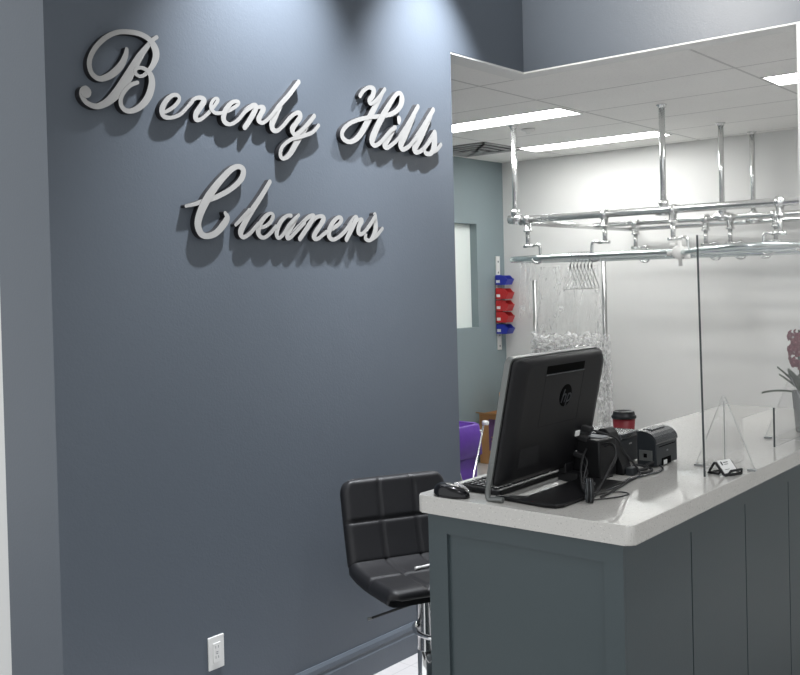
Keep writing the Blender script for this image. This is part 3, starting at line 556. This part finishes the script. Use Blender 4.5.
cable([TM @ Vector((.468, .120, .082)), (-1.46, 2.83, z+.125), (-1.425, 2.80, z+.10), (-1.42, 2.74, z+.06), (-1.41, 2.66, z+.02), (-1.40, 2.60, z+.015), (-1.39, 2.55, z+.05)], .0032, 'black cable forming the outermost hanging curve beside the white tag')
cable([TM @ Vector((.46, .18, .082)), (-1.475, 2.90, z+.13), (-1.465, 2.94, z+.08), (-1.44, 2.97, z+.03), (-1.425, 2.96, z+.006), (-1.41, 2.85, z+.006), (-1.385, 2.70, z+.006), (-1.375, 2.60, z+.006)], .0035, 'black cable falling across the black device box to the wedge stand')
cable([TM @ Vector((.436, .095, .082)), (-1.49, 2.73, z+.075), (-1.465, 2.66, z+.035), (-1.43, 2.60, z+.02), (-1.395, 2.555, z+.045)], .003, 'black cable dropping straight from the middle plug to the tied bundle')
# tied loop of surplus cable, standing on edge
tb = thing('cable_bundle', (-1.377, 2.537, z), 'tied upright bundle of black cable on the counter before the base plate', 'cable bundle')
for k in range(5):
    q = [(-1.385+.004*k-.010*math.cos(t), 2.537+.003*(k % 3)-.004+.013*math.cos(t), z+.037+.0335*math.sin(t)) for t in [2*PI*j/14 for j in range(14)]]
    MB().tube(q, .0032, seg=8, closed=True).build('loop', M['black_matte'] if k % 3 else M['printer_top'], tb)
MB().box(-1.392, -1.362, 2.526, 2.548, z+.052, z+.061, bev=.003).build('cable_tie', M['black_matte'], tb)

# ------------------------------------------------------------------ paper cup
cp = thing('coffee_cup', (-1.70, 3.41, CT), 'red takeaway coffee cup with a black lid behind the printers', 'cup')
c0 = (-1.70, 3.41, CT)
MB().lathe([(0, 0), (.032, 0), (.0325, .004), (.043, .125), (0, .125)], c0).build('cup_body', M['cup_red'], cp)
MB().lathe([(0, .118), (.0445, .118), (.0465, .122), (.0465, .129), (.042, .131), (.0400, .143), (.0375, .146), (.034, .1435), (0, .142)], c0).build('lid', M['black_plastic'], cp)
MB().box(-1.713, -1.703, 3.385, 3.397, CT+.1422, CT+.1436, bev=.0005).build('sip_hole', M['dark_slot'], cp)

# ------------------------------------------------------------------ acrylic screen
sg = thing('counter_screen', (-1.25, 3.53, CT), 'tall clear acrylic screen with a low slot standing along the counter front', 'acrylic screen')
prof = [(3.068, CT+.001), (3.41, CT+.001), (3.41, 1.12), (3.735, 1.12), (3.735, CT+.001), (4.07, CT+.001), (4.07, 1.756), (3.045, 1.752)]
m = MB(); m.prism(prof, -1.2535, -1.2465, 'x', 0, 1)
m.bm.normal_update()
for f in m.bm.faces:             # reflections painted in: only the two upright cut edges toward the door are dark
    ys_ = [v_.co.y for v_ in f.verts]
    if f.material_index == 1 and not (max(ys_)-min(ys_) < .03 and (max(ys_) < 3.1 or abs(max(ys_)-3.735) < .01)): f.material_index = 2
m.build('sheet', [M['glass'], M['edge'], M['glass']], sg)
for y in (3.24, 3.93):
    m = MB(); m.prism([(-1.352, CT+.001), (-1.148, CT+.001), (-1.150, CT+.007), (-1.246, 1.214), (-1.254, 1.214), (-1.350, CT+.007)], y, y+.005, 'y', 0, 1)
    m.build('triangular_stand', [M['glass'], M['edge_pale']], sg)
    if y < 3.5: MB().box(-1.2515, -1.2485, y+.002, y+.004, CT+.004, 1.198).build('slot_edge', M['edge_pale'], sg)
    for xf in (-1.355, -1.173): MB().box(xf, xf+.028, y-.006, y+.011, CT+.0005, CT+.007, bev=.001).build('clear_foot', M['edge_pale'], sg)

# ------------------------------------------------------------------ business card holder
hw = Vector((.325, .945, 0)).normalized(); hf = Vector((.945, -.325, 0)).normalized(); HB = Vector((-1.208, 3.150, CT+.003))
def H(a, f_, z_): return HB+hw*a+hf*f_+Vector((0, 0, z_))
ch = thing('card_holder', HB-Vector((0, 0, .003)), 'black wire holder of white business cards before the acrylic screen', 'card holder')
m = MB()
for a in (-.0, .0):
    pass
side = [(-.048, .002), (-.022, .036), (-.016, .036), (.016, .002), (.022, .001)]
pts = [H(-.034, -.046, .001)]+[H(-.034, f_, z_) for f_, z_ in side[1:]]+[H(-.030, .030, .003), H(-.024, .036, .016), H(.028, .036, .016), H(.034, .030, .003), H(.034, .016, .002), H(.034, -.016, .036), H(.034, -.022, .036), H(.034, -.046, .001)]
m.tube(pts, .0042, closed=True, seg=8)
for a_ in (-.034, .034): m.tube([H(a_, -.046, .002), H(a_, -.006, .002), H(a_, .004, .010)], .0042, seg=8)
m.tube([H(-.030, .020, .002), H(-.024, .034, .003), H(.028, .034, .003), H(.034, .020, .002)], .0042, seg=8); m.build('wire_frame', M['black_matte'], ch)
m = MB()
for k in range(4):
    o_ = .0022+.0006*k
    q = [H(-.031, .014+o_, .006), H(.031, .014+o_, .006), H(.031, -.018+o_, .042), H(-.031, -.018+o_, .042)]
    vv = [m.bm.verts.new(p) for p in q]; v2 = [m.bm.verts.new(p+Vector((0, 0, .0005))+hf*.0003) for p in q]
    m._face(vv); m._face(v2[::-1])
    for i in range(4): m._face([vv[i], vv[(i+1) % 4], v2[(i+1) % 4], v2[i]])
m.build('card_stack', M['white_paper'], ch)
def on_card(a, s_): return H(a, .014-.032*s_+.0052, .006+.036*s_+.0008)
m = MB()
for a0, a1, s0, s1 in ((-.022, -.016, .62, .9), (-.010, .012, .78, .84), (-.010, .008, .64, .68), (-.022, .0, .25, .28)):
    m._face([m.bm.verts.new(on_card(*p)) for p in ((a0, s0), (a1, s0), (a1, s1), (a0, s1))])
m.build('printed_mark', M['black_matte'], ch)

# ------------------------------------------------------------------ orchid
oc = Vector((-1.272, 4.165, CT))
orc = thing('potted_orchid', oc, 'potted orchid with dark pink flowers at the right end of the counter', 'orchid')
MB().lathe([(0, .001), (.032, .001), (.034, .006), (.046, .165), (.0445, .170), (.042, .165), (.040, .145), (0, .145)], oc).build('pot', M['pot'], orc)
MB().lathe([(0, .143), (.0398, .146), (.03, .156), (0, .16)], oc, seg=14).build('bark', M['soil'], orc)
def strap(p, d, ln, wd, rise, droop):
    d = Vector((*d, 0)).normalized(); sd = Vector((-d.y, d.x, 0))
    def fn(u, v_):
        s_ = u; half = wd*math.sin(PI*min(.985, s_*.93+.06))**.6
        c = p+d*ln*s_+Vector((0, 0, rise*s_-droop*s_*s_)); t_ = (v_-.5)*2
        return c+sd*half*t_+Vector((0, 0, .008*abs(t_)))
    m = MB(); m.grid(fn, 16, 6); r_ = bmesh.ops.solidify(m.bm, geom=m.bm.faces[:], thickness=.002); return m
for d, ln, wd, rise, droop in (((-.75, -.55), .105, .015, .145, .03), ((-.75, -.62), .10, .015, .105, .02), ((-.6, -.8), .07, .024, .10, .0), ((-.78, -.6), .17, .005, .060, .05), ((-.45, -.9), .085, .02, .14, .03), ((.15, -.9), .10, .016, .14, .05), ((-.6, .5), .12, .018, .12, .05), ((-.1, .75), .10, .018, .16, .03)):
    strap(oc+Vector((0, 0, .150)), d, ln, wd, rise, droop).build('leaf', M['leaf'], orc)
spray = catmull([oc+Vector(p) for p in ((-.005, .0, .15), (-.010, -.005, .23), (-.014, -.008, .30), (-.012, -.012, .37), (-.005, -.03, .42))], 8)
MB().tube(spray, .0045, seg=8).build('flower_stem', M['stem'], orc)
def flower(c, face, s_):
    face = Vector(face).normalized(); a = face.orthogonal().normalized(); b_ = face.cross(a); m = MB()
    for k in range(5):
        th = 2*PI*k/5+random.random()*.4; d = a*math.cos(th)+b_*math.sin(th); e_ = face.cross(d); L_ = s_*(1 if k % 2 else 1.15)
        def fn(u, v_, d=d, e_=e_, L_=L_):
            t_ = (v_-.5)*2; half = s_*.46*math.sin(PI*min(.97, u*.86+.1))**.7
            return c+d*L_*u+e_*half*t_+face*(s_*.32*u*(1-u)*2-.10*s_*u*u*2+.12*s_*abs(t_))
        m.grid(fn, 6, 4)
    m.lathe([(0, 0), (s_*.14, .0), (s_*.17, s_*.16), (s_*.08, s_*.34), (0, s_*.36)], c, mi=1, seg=10, axis=face)
    return m
for i in range(15):
    k = int(13+i*len(spray)*.55/15); p = spray[min(k, len(spray)-1)]
    an = i*2.4; off = Vector((math.cos(an)*.022-.008, math.sin(an)*.032-.006, .006*math.sin(i*1.7)))
    flower(p+off, off+Vector((-.012, -.02, 0)), .021+.004*random.random()).build('flower', [M['petal'], M['petal_pale']], orc)

# ------------------------------------------------------------------ bar stool
SO = Vector((-2.175, 2.765, 0)); sw = Vector((.45, .893, 0)).normalized(); sf = Vector((.893, -.45, 0)).normalized()
def S(a, f_, z_): return SO+sw*a+sf*f_+Vector((0, 0, z_))
SPROF = ((.195, .548, 0), (.19, .568, 0), (.16, .577, 0), (.08, .574, 0), (-.02, .571, 0), (-.11, .574, 0), (-.18, .585, 0), (-.215, .600, 0))
BPROF = ((-.176, .578, 0), (-.186, .61, 0), (-.203, .67, 0), (-.222, .75, 0), (-.240, .83, 0), (-.248, .870, 0), (-.252, .888, 0))
ST = thing('bar_stool', SO, 'black tufted leather swivel bar stool on a chrome pole behind the counter', 'stool')
prof = catmull([Vector(p) for p in ((.195, .546, 0), (.19, .566, 0), (.16, .574, 0), (.08, .572, 0), (-.02, .570, 0), (-.11, .572, 0), (-.165, .584, 0), (-.196, .612, 0), (-.213, .67, 0), (-.228, .75, 0), (-.243, .83, 0), (-.250, .870, 0), (-.252, .885, 0))], 10)
acc = [0]
for a, b_ in zip(prof, prof[1:]): acc.append(acc[-1]+(b_-a).length)
TOT = acc[-1]
def use(p_):
    global prof, acc, TOT
    prof = catmull([Vector(q) for q in p_], 10); acc = [0]
    for a, b_ in zip(prof, prof[1:]): acc.append(acc[-1]+(b_-a).length)
    TOT = acc[-1]
def at(s_):
    s_ = max(0, min(TOT, s_)); i = 0
    while i < len(acc)-2 and acc[i+1] < s_: i += 1
    t_ = (s_-acc[i])/max(1e-9, acc[i+1]-acc[i]); p = prof[i].lerp(prof[i+1], t_); d = (prof[min(i+2, len(prof)-1)]-prof[max(i-1, 0)]).normalized()
    return p, Vector((d.y, -d.x, 0)) if False else Vector((-d.y, d.x, 0))*-1
HWD = .218
def cushion(s0, s1, rows, r_end_lo, r_end_hi, th, name):
    NU, NV = 48, 48
    def hwid(s_):
        h = HWD
        for dd, r in ((s_-s0, r_end_lo), (s1-s_, r_end_hi)):
            if r and dd < r: h -= r-math.sqrt(max(0, r*r-(r-dd)**2))
        return h
    m = MB()
    def top_(u, v_):
        s_ = s0+(s1-s0)*u; p, n = at(s_); t_ = (v_-.5)*2
        fu = abs(math.sin(PI*u*rows)); fv = abs(math.sin(PI*v_*3))
        puff = .010*(min(1, fu*4.5)**.5)*(min(1, fv*4.5)**.5)
        e_ = min(u, 1-u, v_, 1-v_); rnd = -.016*max(0, 1-e_/.06)**2
        q = p+n*(puff+rnd); return S(hwid(s_)*t_, q.x, q.y)
    def bot_(u, v_):
        s_ = s0+(s1-s0)*u; p, n = at(s_); t_ = (v_-.5)*2
        e_ = min(u, 1-u, v_, 1-v_); rnd = .012*max(0, 1-e_/.08)**2
        q = p-n*(th-rnd); return S(hwid(s_)*t_*.985, q.x, q.y)
    A = m.grid(top_, NU, NV); B = m.grid(bot_, 24, 24)
    A2 = [A[i][0] for i in range(NU+1)]; 
    def ring(V_, n1, n2): return [V_[i][0] for i in range(n1)]+[V_[n1][j] for j in range(n2)]+[V_[i][n2] for i in range(n1, 0, -1)]+[V_[0][j] for j in range(n2, 0, -1)]
    ra, rb = ring(A, NU, NV), ring(B, 24, 24)
    for i in range(len(rb)):
        j = (i+1) % len(rb); a0, a1, a2 = ra[2*i], ra[2*i+1], ra[(2*i+2) % len(ra)]
        m._face([a0, a1, a2, rb[j], rb[i]], 0, True)
    return m.build(name, M['leather'], ST)
use(SPROF); cushion(0, TOT, 2, .05, .04, .055, 'seat')
use(BPROF); cushion(0, TOT, 2, 0, .055, .045, 'backrest')
m = MB(); m.lathe([(0, .30), (.031, .30), (.031, .485), (.05, .49), (.05, .505), (0, .505)], SO); m.build('upper_pole', M['chrome'], ST)
m = MB(); m.lathe([(0, .02), (.038, .02), (.038, .06), (.0275, .07), (.0275, .47), (0, .47)], SO); m.bm.free(); m = MB()
m.lathe([(0, .015), (.030, .015), (.030, .30), (0, .30)], SO); m.build('pole', M['chrome'], ST)
MB().lathe([(0, 0), (.20, 0), (.205, .005), (.19, .014), (.06, .028), (.04, .05), (.031, .055), (0, .055)], SO, seg=40).build('base_disc', M['chrome'], ST)
MB().box(-.09, .09, -.09, .09, .504, .516, bev=.002, T=Matrix.Translation(SO) @ Matrix.Rotation(-.58, 4, 'Z')).build('seat_plate', M['black_matte'], ST)
m = MB(); ring = [SO+Vector((.766, .643, 0))*(.075+.115*math.cos(t_))+Vector((-.643, .766, 0))*.125*math.sin(t_)+Vector((0, 0, .375)) for t_ in [2*PI*k/32 for k in range(32)]]
m.tube(ring, .009, seg=10, closed=True); m.tube([SO+Vector((0, 0, .375)), SO+Vector((.766, .643, 0))*.185+Vector((0, 0, .375))], .008); m.build('footrest', M['chrome'], ST)
m = MB(); l0, l1 = S(-.03, .06, .498), Vector((-2.285, 2.60, .434)); m.tube([l0, l1], .0045, seg=8); lv = m.build('height_lever', M['black_matte'], ST)
m = MB(); m.tube([l1, l1+(l1-l0).normalized()*.016], .006, seg=8); m.build('lever_tip', M['silver'], lv)

# pen on the seat
pa, pb = Vector((-2.205, 2.752, .588)), Vector((-2.175, 2.845, .590))
pn = thing('pen', pa, 'white pen lying on the black bar stool seat', 'pen')
dd = (pb-pa).normalized()
MB().tube([pa+dd*.02, pb+dd*.03], .0042, seg=10).build('barrel', M['white_plastic'], pn)
MB().tube([pa, pa+dd*.02], .0055, seg=10).build('cap', M['white_plastic'], pn)

# ------------------------------------------------------------------ overhead conveyor rail
BZ = 2.05; RZ = 1.775
ov = thing('overhead_garment_rail', (-2.66, 6.4, RZ), 'galvanised overhead pipe frame with a looped garment rail in the back room', 'garment rail')
for a, b_, r in (((-3.79, 5.92, BZ), (.9, 5.92, BZ-.012), .025), ((-3.70, 6.98, 2.04), (.9, 6.98, 2.03), .021), ((-3.70, 7.6, 2.03), (.9, 7.6, 2.035), .021), ((-3.70, 5.9, BZ-.02), (-3.70, 7.68, BZ-.02), .021)):
    MB().cyl(a, b_, r).build('beam', M['pipe'], ov)
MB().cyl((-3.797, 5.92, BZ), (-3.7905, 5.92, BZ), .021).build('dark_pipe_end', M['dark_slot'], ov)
for x, y, zb in ((-3.755, 5.92, BZ+.01), (-2.655, 5.94, BZ), (-2.675, 6.98, 2.05), (-2.67, 7.6, 2.05), (-.5, 5.92, BZ), (-.5, 6.98, 2.05)):
    p = MB().cyl((x, y, zb), (x, y, CZ-.012), .019).build('post', M['pipe'], ov)
    MB().lathe([(0, 0), (.034, 0), (.034, -.005), (.025, -.008), (.025, -.02), (0, -.02)], (x, y, CZ-.0005)).build('ceiling_flange', M['pipe'], p)
    MB().lathe([(0, -.04), (.030, -.04), (.032, -.03), (.028, -.005), (.028, .03), (.031, .035), (.031, .06), (0, .06)], (x, y, zb), seg=16).tube([(x-.05, y, zb-.005), (x+.05, y, zb-.005)], .031, seg=14).build('pipe_fitting', M['pipe'], p)
def bracket(x, y, zt, sgn, yr):
    m = MB(); m.tube([(x-.022, y, zt), (x+.022, y, zt)], .034, seg=14).lathe([(0, 0), (.024, 0), (.024, -.05), (.03, -.052), (.03, -.065), (0, -.065)], (x, y, zt-.02), seg=14)
    c = m.build('rail_bracket', M['pipe'], ov)
    m = MB(); m.cyl((x, y, zt-.08), (x, y, zt-.185), .0155).lathe([(0, 0), (.028, 0), (.028, -.014), (0, -.014)], (x, y, zt-.178), seg=14)
    m.tube([(x-.035*sgn, y, zt-.185), (x+.045*sgn, y, zt-.185)], .011, seg=10); m.build('drop_rod', M['pipe'], c)
    m = MB(); m.tube([(x+.045*sgn, y, zt-.186), (x+.075*sgn, y, zt-.176), (x+.095*sgn, y, zt-.192), (x+.098*sgn, y, zt-.225), (x+.098*sgn, yr, RZ+.018)], .0105, seg=10, sub=4)
    m.tube([(x+.03*sgn, yr, RZ-.008), (x+.05*sgn, yr, RZ-.03), (x+.075*sgn, yr, RZ-.036), (x+.098*sgn, yr, RZ-.03), (x+.11*sgn, yr, RZ-.008)], .009, seg=10, sub=4); m.build('rail_hook', M['pipe'], c)
for x, sg_ in ((-3.655, 1), (-3.06, -1), (-2.586, 1), (-1.925, -1), (-.9, 1)): bracket(x, 5.92, BZ-.004, sg_, 5.92)
for x, sg_ in ((-3.35, 1), (-2.80, 1), (-2.62, 1), (-2.30, -1), (-1.4, 1)): bracket(x, 6.98, 2.036, sg_, 6.98)
ys, yf = 5.92, 6.98; rr = (yf-ys)/2; yc = (ys+yf)/2
loop = [(-3.50+rr*math.cos(t_), yc+rr*math.sin(t_), RZ) for t_ in [PI/2+PI*k/24 for k in range(25)]]+[(.2+rr*math.cos(t_), yc+rr*math.sin(t_), RZ) for t_ in [-PI/2+PI*k/24 for k in range(25)]]
MB().tube(loop, .021, seg=12, closed=True).build('loop_rail', M['rail'], ov)
MB().tube([(-2.53, 5.90, RZ-.005), (-2.30, 5.72, RZ+.005), (-2.05, 5.60, RZ+.012), (-1.85, 5.66, RZ+.012), (-1.70, 5.86, RZ)], .016, seg=12, sub=8).build('crossover_rail', M['rail'], ov)
for jx in (-2.535, -1.745):
    m = MB(); m.lathe([(0, -.02), (.03, -.02), (.043, -.012), (.043, .012), (.03, .02), (0, .02)], (jx, 5.885, RZ), axis=(.5, -.86, 0), seg=20)
    m.tube([(jx-.08, 5.90, RZ-.01), (jx+.05, 5.89, RZ+.02)], .014).tube([(jx+.01, 5.88, RZ-.09), (jx+.01, 5.88, RZ+.07)], .012)
    m.lathe([(0, 0), (.022, 0), (.022, .03), (0, .03)], (jx-.035, 5.88, RZ+.03), seg=10).lathe([(0, 0), (.02, 0), (.02, .03), (0, .03)], (jx+.055, 5.88, RZ-.045), seg=10)
    m.build('rail_joint', M['white_plastic'], ov)

# wire hangers on the near rail
ordw = ['leftmost', 'second', 'third', 'fourth', 'fifth', 'sixth', 'rightmost']
def hanger_mesh(mb, x, y):
    hk = [(x, y+.030*math.cos(t_)-.0, RZ-.0+.0305*math.sin(t_)) for t_ in [PI*1.05-PI*1.25*k/10 for k in range(11)]]
    ap = RZ-.075; hd = Vector((-.27, .963, 0)); o_ = Vector((x, y, 0))
    def q(a_, z_): return o_+hd*a_+Vector((0, 0, z_))
    mb.tube(hk+[(x, y+.022, RZ-.035), (x, y, ap+.02), (x, y, ap)], .0028, seg=6, sub=2)
    mb.tube([q(0, ap), q(-.205, RZ-.205), q(-.21, RZ-.215), q(-.20, RZ-.22), q(.20, RZ-.22), q(.21, RZ-.215), q(.205, RZ-.205)], .0024, seg=6, closed=True)
    mb.tube([(x, y, ap+.022), (x, y, ap-.004)], .006, seg=8)
for k in range(7):
    m = MB(); hanger_mesh(m, -3.325+.027*k, 5.92); o = m.build('wire_hanger', M['steel']); rebase(o)
    tag(o, '%s thin steel wire hanger in the bunch hooked on the near rail' % ordw[k] if k in (0, 6) else '%s thin steel wire hanger from the left in the bunch on the near rail' % ordw[k], 'hanger', 'wire hangers on the garment rail')

# ------------------------------------------------------------------ bagging stand with poly film
bs = thing('garment_bagging_stand', (-4.1, 7.3, 0), 'steel garment bagging stand behind the computer by the white rear wall', 'bagging stand')
for x, zt in ((-4.45, 1.62), (-3.79, 1.76)): MB().cyl((x, 7.3, 0.02), (x, 7.3, zt), .019).build('upright', M['steel'], bs)
MB().cyl((-4.43, 7.3, 1.045), (-3.81, 7.3, 1.045), .028).build('roller_bar', M['chrome'], bs)
MB().box(-4.5, -4.4, 7.05, 7.55, 0, .03, bev=.004).box(-3.84, -3.74, 7.05, 7.55, 0, .03, bev=.004).build('floor_foot', M['steel'], bs)
MB().box(-3.81, -3.77, 7.274, 7.280, .44, .54, bev=.002).build('dark_slit', M['dark_slot'], bs)  # thin dark plate stands in for a slit in the upright
random.seed(3)
def film(name, mname, x0, x1, y, z0, z1, amp, fr, label, taper=0., crump=0.):
    ph = [random.random()*6 for _ in range(6)]
    def fn(u, v_):
        x = x0+(x1-x0)*u; z_ = z1+(z0-z1)*v_; k = .35+.65*v_
        d = amp*k*(math.sin(u*fr+ph[0]+2*v_)+.6*math.sin(u*fr*1.9+ph[1]-3*v_)+.35*math.sin(u*fr*3.1+ph[2]+5*v_))
        d += crump*(math.sin(u*37+v_*23+ph[3])*math.sin(v_*31-u*11+ph[4])+.6*math.sin(u*71-v_*40+ph[5]))
        zz = z_+(crump*1.6*math.sin(u*29+ph[3])*math.sin(u*9+v_*20) if crump else 0)+(.03*math.sin(u*fr*.7+ph[1])*v_)
        return Vector((x+taper*v_*(u-.5)+.3*d, y+d, zz))
    m = MB(); m.grid(fn, 90, 70); o = m.build(name, M[mname]); rebase(o); return tag(o, label, 'plastic film')
film('poly_garment_film', 'film', -4.36, -3.80, 7.22, 1.00, 1.73, .020, 22, 'clear crinkled garment film hanging from the bagging stand', .12)
film('gathered_garment_film', 'film_thick', -4.36, -3.76, 7.10, .99, 1.17, .012, 26, 'gathered band of crumpled film above the steel roller bar', .05, .02)
film('trailing_garment_film', 'film_thick', -3.78, -3.68, 7.16, .30, 1.16, .012, 18, 'strip of crumpled film trailing down beside the right upright', .06, .014)
film('loose_poly_bag', 'film', -3.72, -3.60, 5.925, 1.38, 1.752, .012, 20, 'small loose clear poly bag hanging at the left end of the rail', .05)

# ------------------------------------------------------------------ wall bin strip
bx = XL; sy = 7.60
strip = thing('wall_bin_strip', (bx, sy, .99), 'white slotted metal strip of small bins on the grey green wall corner', 'bin strip')
MB().box(bx+.0005, bx+.012, sy-.028, sy+.028, .985, 1.85, bev=.001).build('rail', M['white_plastic'], strip)
for z_ in (1.80, 1.70, 1.545, 1.43, 1.325, 1.22, 1.12, 1.02): MB().lathe([(0, -.001), (.010, -.001), (.010, .0012), (0, .0012)], (bx+.0122, sy, z_), axis=(1, 0, 0), seg=14).build('round_hole', M['grey_mark'], strip)
for name, z_, m_, lab in (('b', 1.585, 'blue', 'blue plastic bin at the top of the wall strip'), ('r', 1.455, 'red', 'uppermost of the three red bins on the wall strip'), ('r', 1.345, 'red', 'middle red bin on the wall strip between two others'), ('r', 1.240, 'red', 'lowest of the three red bins on the wall strip'), ('b', 1.135, 'blue', 'blue plastic bin at the bottom of the wall strip')):
    t = thing('hanging_bin', (bx+.014, sy, z_), lab, 'bin', 'small bins on the wall strip')
    x0 = bx+.0135; hgt = .096 if m_ == 'red' else .086; ww = .055
    m = MB()
    for y0, y1 in ((sy-ww, sy-ww+.004), (sy+ww-.004, sy+ww)): m.prism([(x0, z_), (x0+.105, z_), (x0+.135, z_+hgt*.62), (x0+.12, z_+hgt*.66), (x0+.09, z_+hgt), (x0, z_+hgt)], y0, y1, 'y')
    m.box(x0, x0+.105, sy-ww+.004, sy+ww-.004, z_, z_+.004).box(x0, x0+.004, sy-ww+.004, sy+ww-.004, z_+.004, z_+hgt+.006)
    m.prism([(x0+.101, z_+.004), (x0+.105, z_), (x0+.135, z_+hgt*.62), (x0+.131, z_+hgt*.62)], sy-ww+.004, sy+ww-.004, 'y')
    m.build('tray', M[m_], t)
    MB().box(x0+.008, x0+.048, sy-ww-.0012, sy-ww-.0002, z_+.018, z_+.045).build('paper_label', M['white_paper'], t)

# ------------------------------------------------------------------ carton and laundry hamper
cb = thing('cardboard_box', (-4.81, 7.36, 0), 'open brown cardboard box with purple print on the floor by the far corner', 'box')
x0, x1, y0, y1, hb = -4.985, -4.63, 7.19, 7.52, .44
m = MB(); m.box(x0, x1, y0, y0+.006, 0.001, hb).box(x0, x1, y1-.006, y1, .001, hb).box(x0, x0+.006, y0+.006, y1-.006, .001, hb).box(x1-.006, x1, y0+.006, y1-.006, .001, hb).box(x0+.006, x1-.006, y0+.006, y1-.006, .001, .008)
m.build('carton', M['card'], cb)
MB().box(x0, x1, y1-.006, y1-.001, hb+.001, hb+.16).build('flap', M['card'], cb)
MB().prism([(y0, hb+.001), (y0-.07, hb+.02), (y0-.07, hb+.026), (y0+.005, hb+.006)], x0+.01, x1, 'x').build('flap', M['card_edge'], cb)
MB().box(x0+.10, x1-.03, y0-.0015, y0-.0002, .12, .40).build('printed_panel', M['purple_ink'], cb)
m = MB().lathe([(.0, 0), (.055, 0), (.055, .0008), (0, .0008)], (-4.77, y0-.0016, .315), axis=(0, -1, 0), seg=24)
for z_ in (.235, .20, .165): m.box(-4.86, -4.68, y0-.0026, y0-.0016, z_, z_+.012)
m.build('printed_mark', M['gold_ink'], cb)

hp_ = thing('laundry_hamper', (-3.24, 4.3, 0), 'purple cloth laundry hamper on folding metal legs behind the sign wall', 'laundry hamper')
hx0, hx1, hy0, hy1 = -3.50, -3.082, 4.10, 4.47
def bag(z_, g, wob): return [p+Vector((wob*math.sin(9*p.y+z_*7), wob*math.sin(11*p.x+z_*9), 0)) for p in rrect(hx0+g, hx1-g, hy0+g, hy1-g, .05, z_, 5)]
m = MB(); loft(m, [bag(.12, .05, .006), bag(.13, .03, .01), bag(.3, .016, .010), bag(.5, .012, .008), bag(.66, .010, .006), bag(.83, .010, .002), bag(.832, .018, .002), bag(.6, .04, .01), bag(.2, .06, .01)]); m.build('bag', M['purple'], hp_)
m = MB(); loft(m, [bag(.66, .000, .008), bag(.67, -.010, .008), bag(.77, -.008, .006), bag(.832, -.002, .003), bag(.840, .008, .002), bag(.834, .016, .002)], cap=False); m.build('folded_rim', M['purple'], hp_)
for x in (hx0-.030, hx1+.020):
    for ya, yb in ((hy0+.02, hy1-.01), (hy1-.02, hy0+.01)): MB().cyl((x+(.008 if ya > yb else 0), ya, .012), (x+(.008 if ya > yb else 0), yb, .842), .006).build('leg', M['pipe'], hp_)
for y in (hy0+.03, hy1-.03): MB().cyl((hx0-.04, y, .80), (hx1+.024, y, .80), .005).build('rim_bar', M['pipe'], hp_)
MB().lathe([(0, 0), (.013, 0), (.013, .03), (0, .03)], (hx1+.016, hy1-.012, .842), axis=(1, 0, 0), seg=12).build('white_cap', M['white_plastic'], hp_)

# ------------------------------------------------------------------ sign wall lamps and added spots
def spot(x, y, z_, tgt, power, size, blend, r, col=(1, 1, 1)):
    d = bpy.data.lights.new('downlight', 'SPOT'); d.energy = power; d.spot_size = math.radians(size); d.spot_blend = blend; d.shadow_soft_size = r; d.color = col  # data name shared with the added header and fill spots
    o = bpy.data.objects.new('wash_or_fill_lamp', d); C.objects.link(o); o.location = (x, y, z_)
    o.rotation_euler = (Vector(tgt)-Vector((x, y, z_))).to_track_quat('-Z', 'Y').to_euler(); return o
def downlight(x, y, label):
    t = thing('recessed_downlight', (x, y, FC), label, 'downlight', 'downlights in the front ceiling')
    MB().lathe([(.045, -.001), (.06, -.001), (.062, -.006), (.045, -.008)], (x, y, FC)).build('trim_ring', M['white_trim'], t)
    MB().lathe([(0, -.001), (.044, -.001), (.044, -.004), (0, -.004)], (x, y, FC)).build('lens', M['downlight'], t)
for y in (2.53, 3.50):
    spot(SX+.42, y, FC-.015, (SX+.05, y, 2.10), 380, 70, 1.0, .025, (.92, .95, 1))
spot(-2.25, 2.35, FC-.06, (-1.75, YH, 3.05), 240, 72, 1, .06, (1, .98, .95))  # unseen spot added to brighten the header face
for x, y, p in ((-.9, 1.2, 50), (-.6, 3.0, 70)):  # unseen ceiling spots added for general light in the front area
    spot(x, y, FC-.015, (x, y, 0), p, 120, .8, .06, (.97, .98, 1))
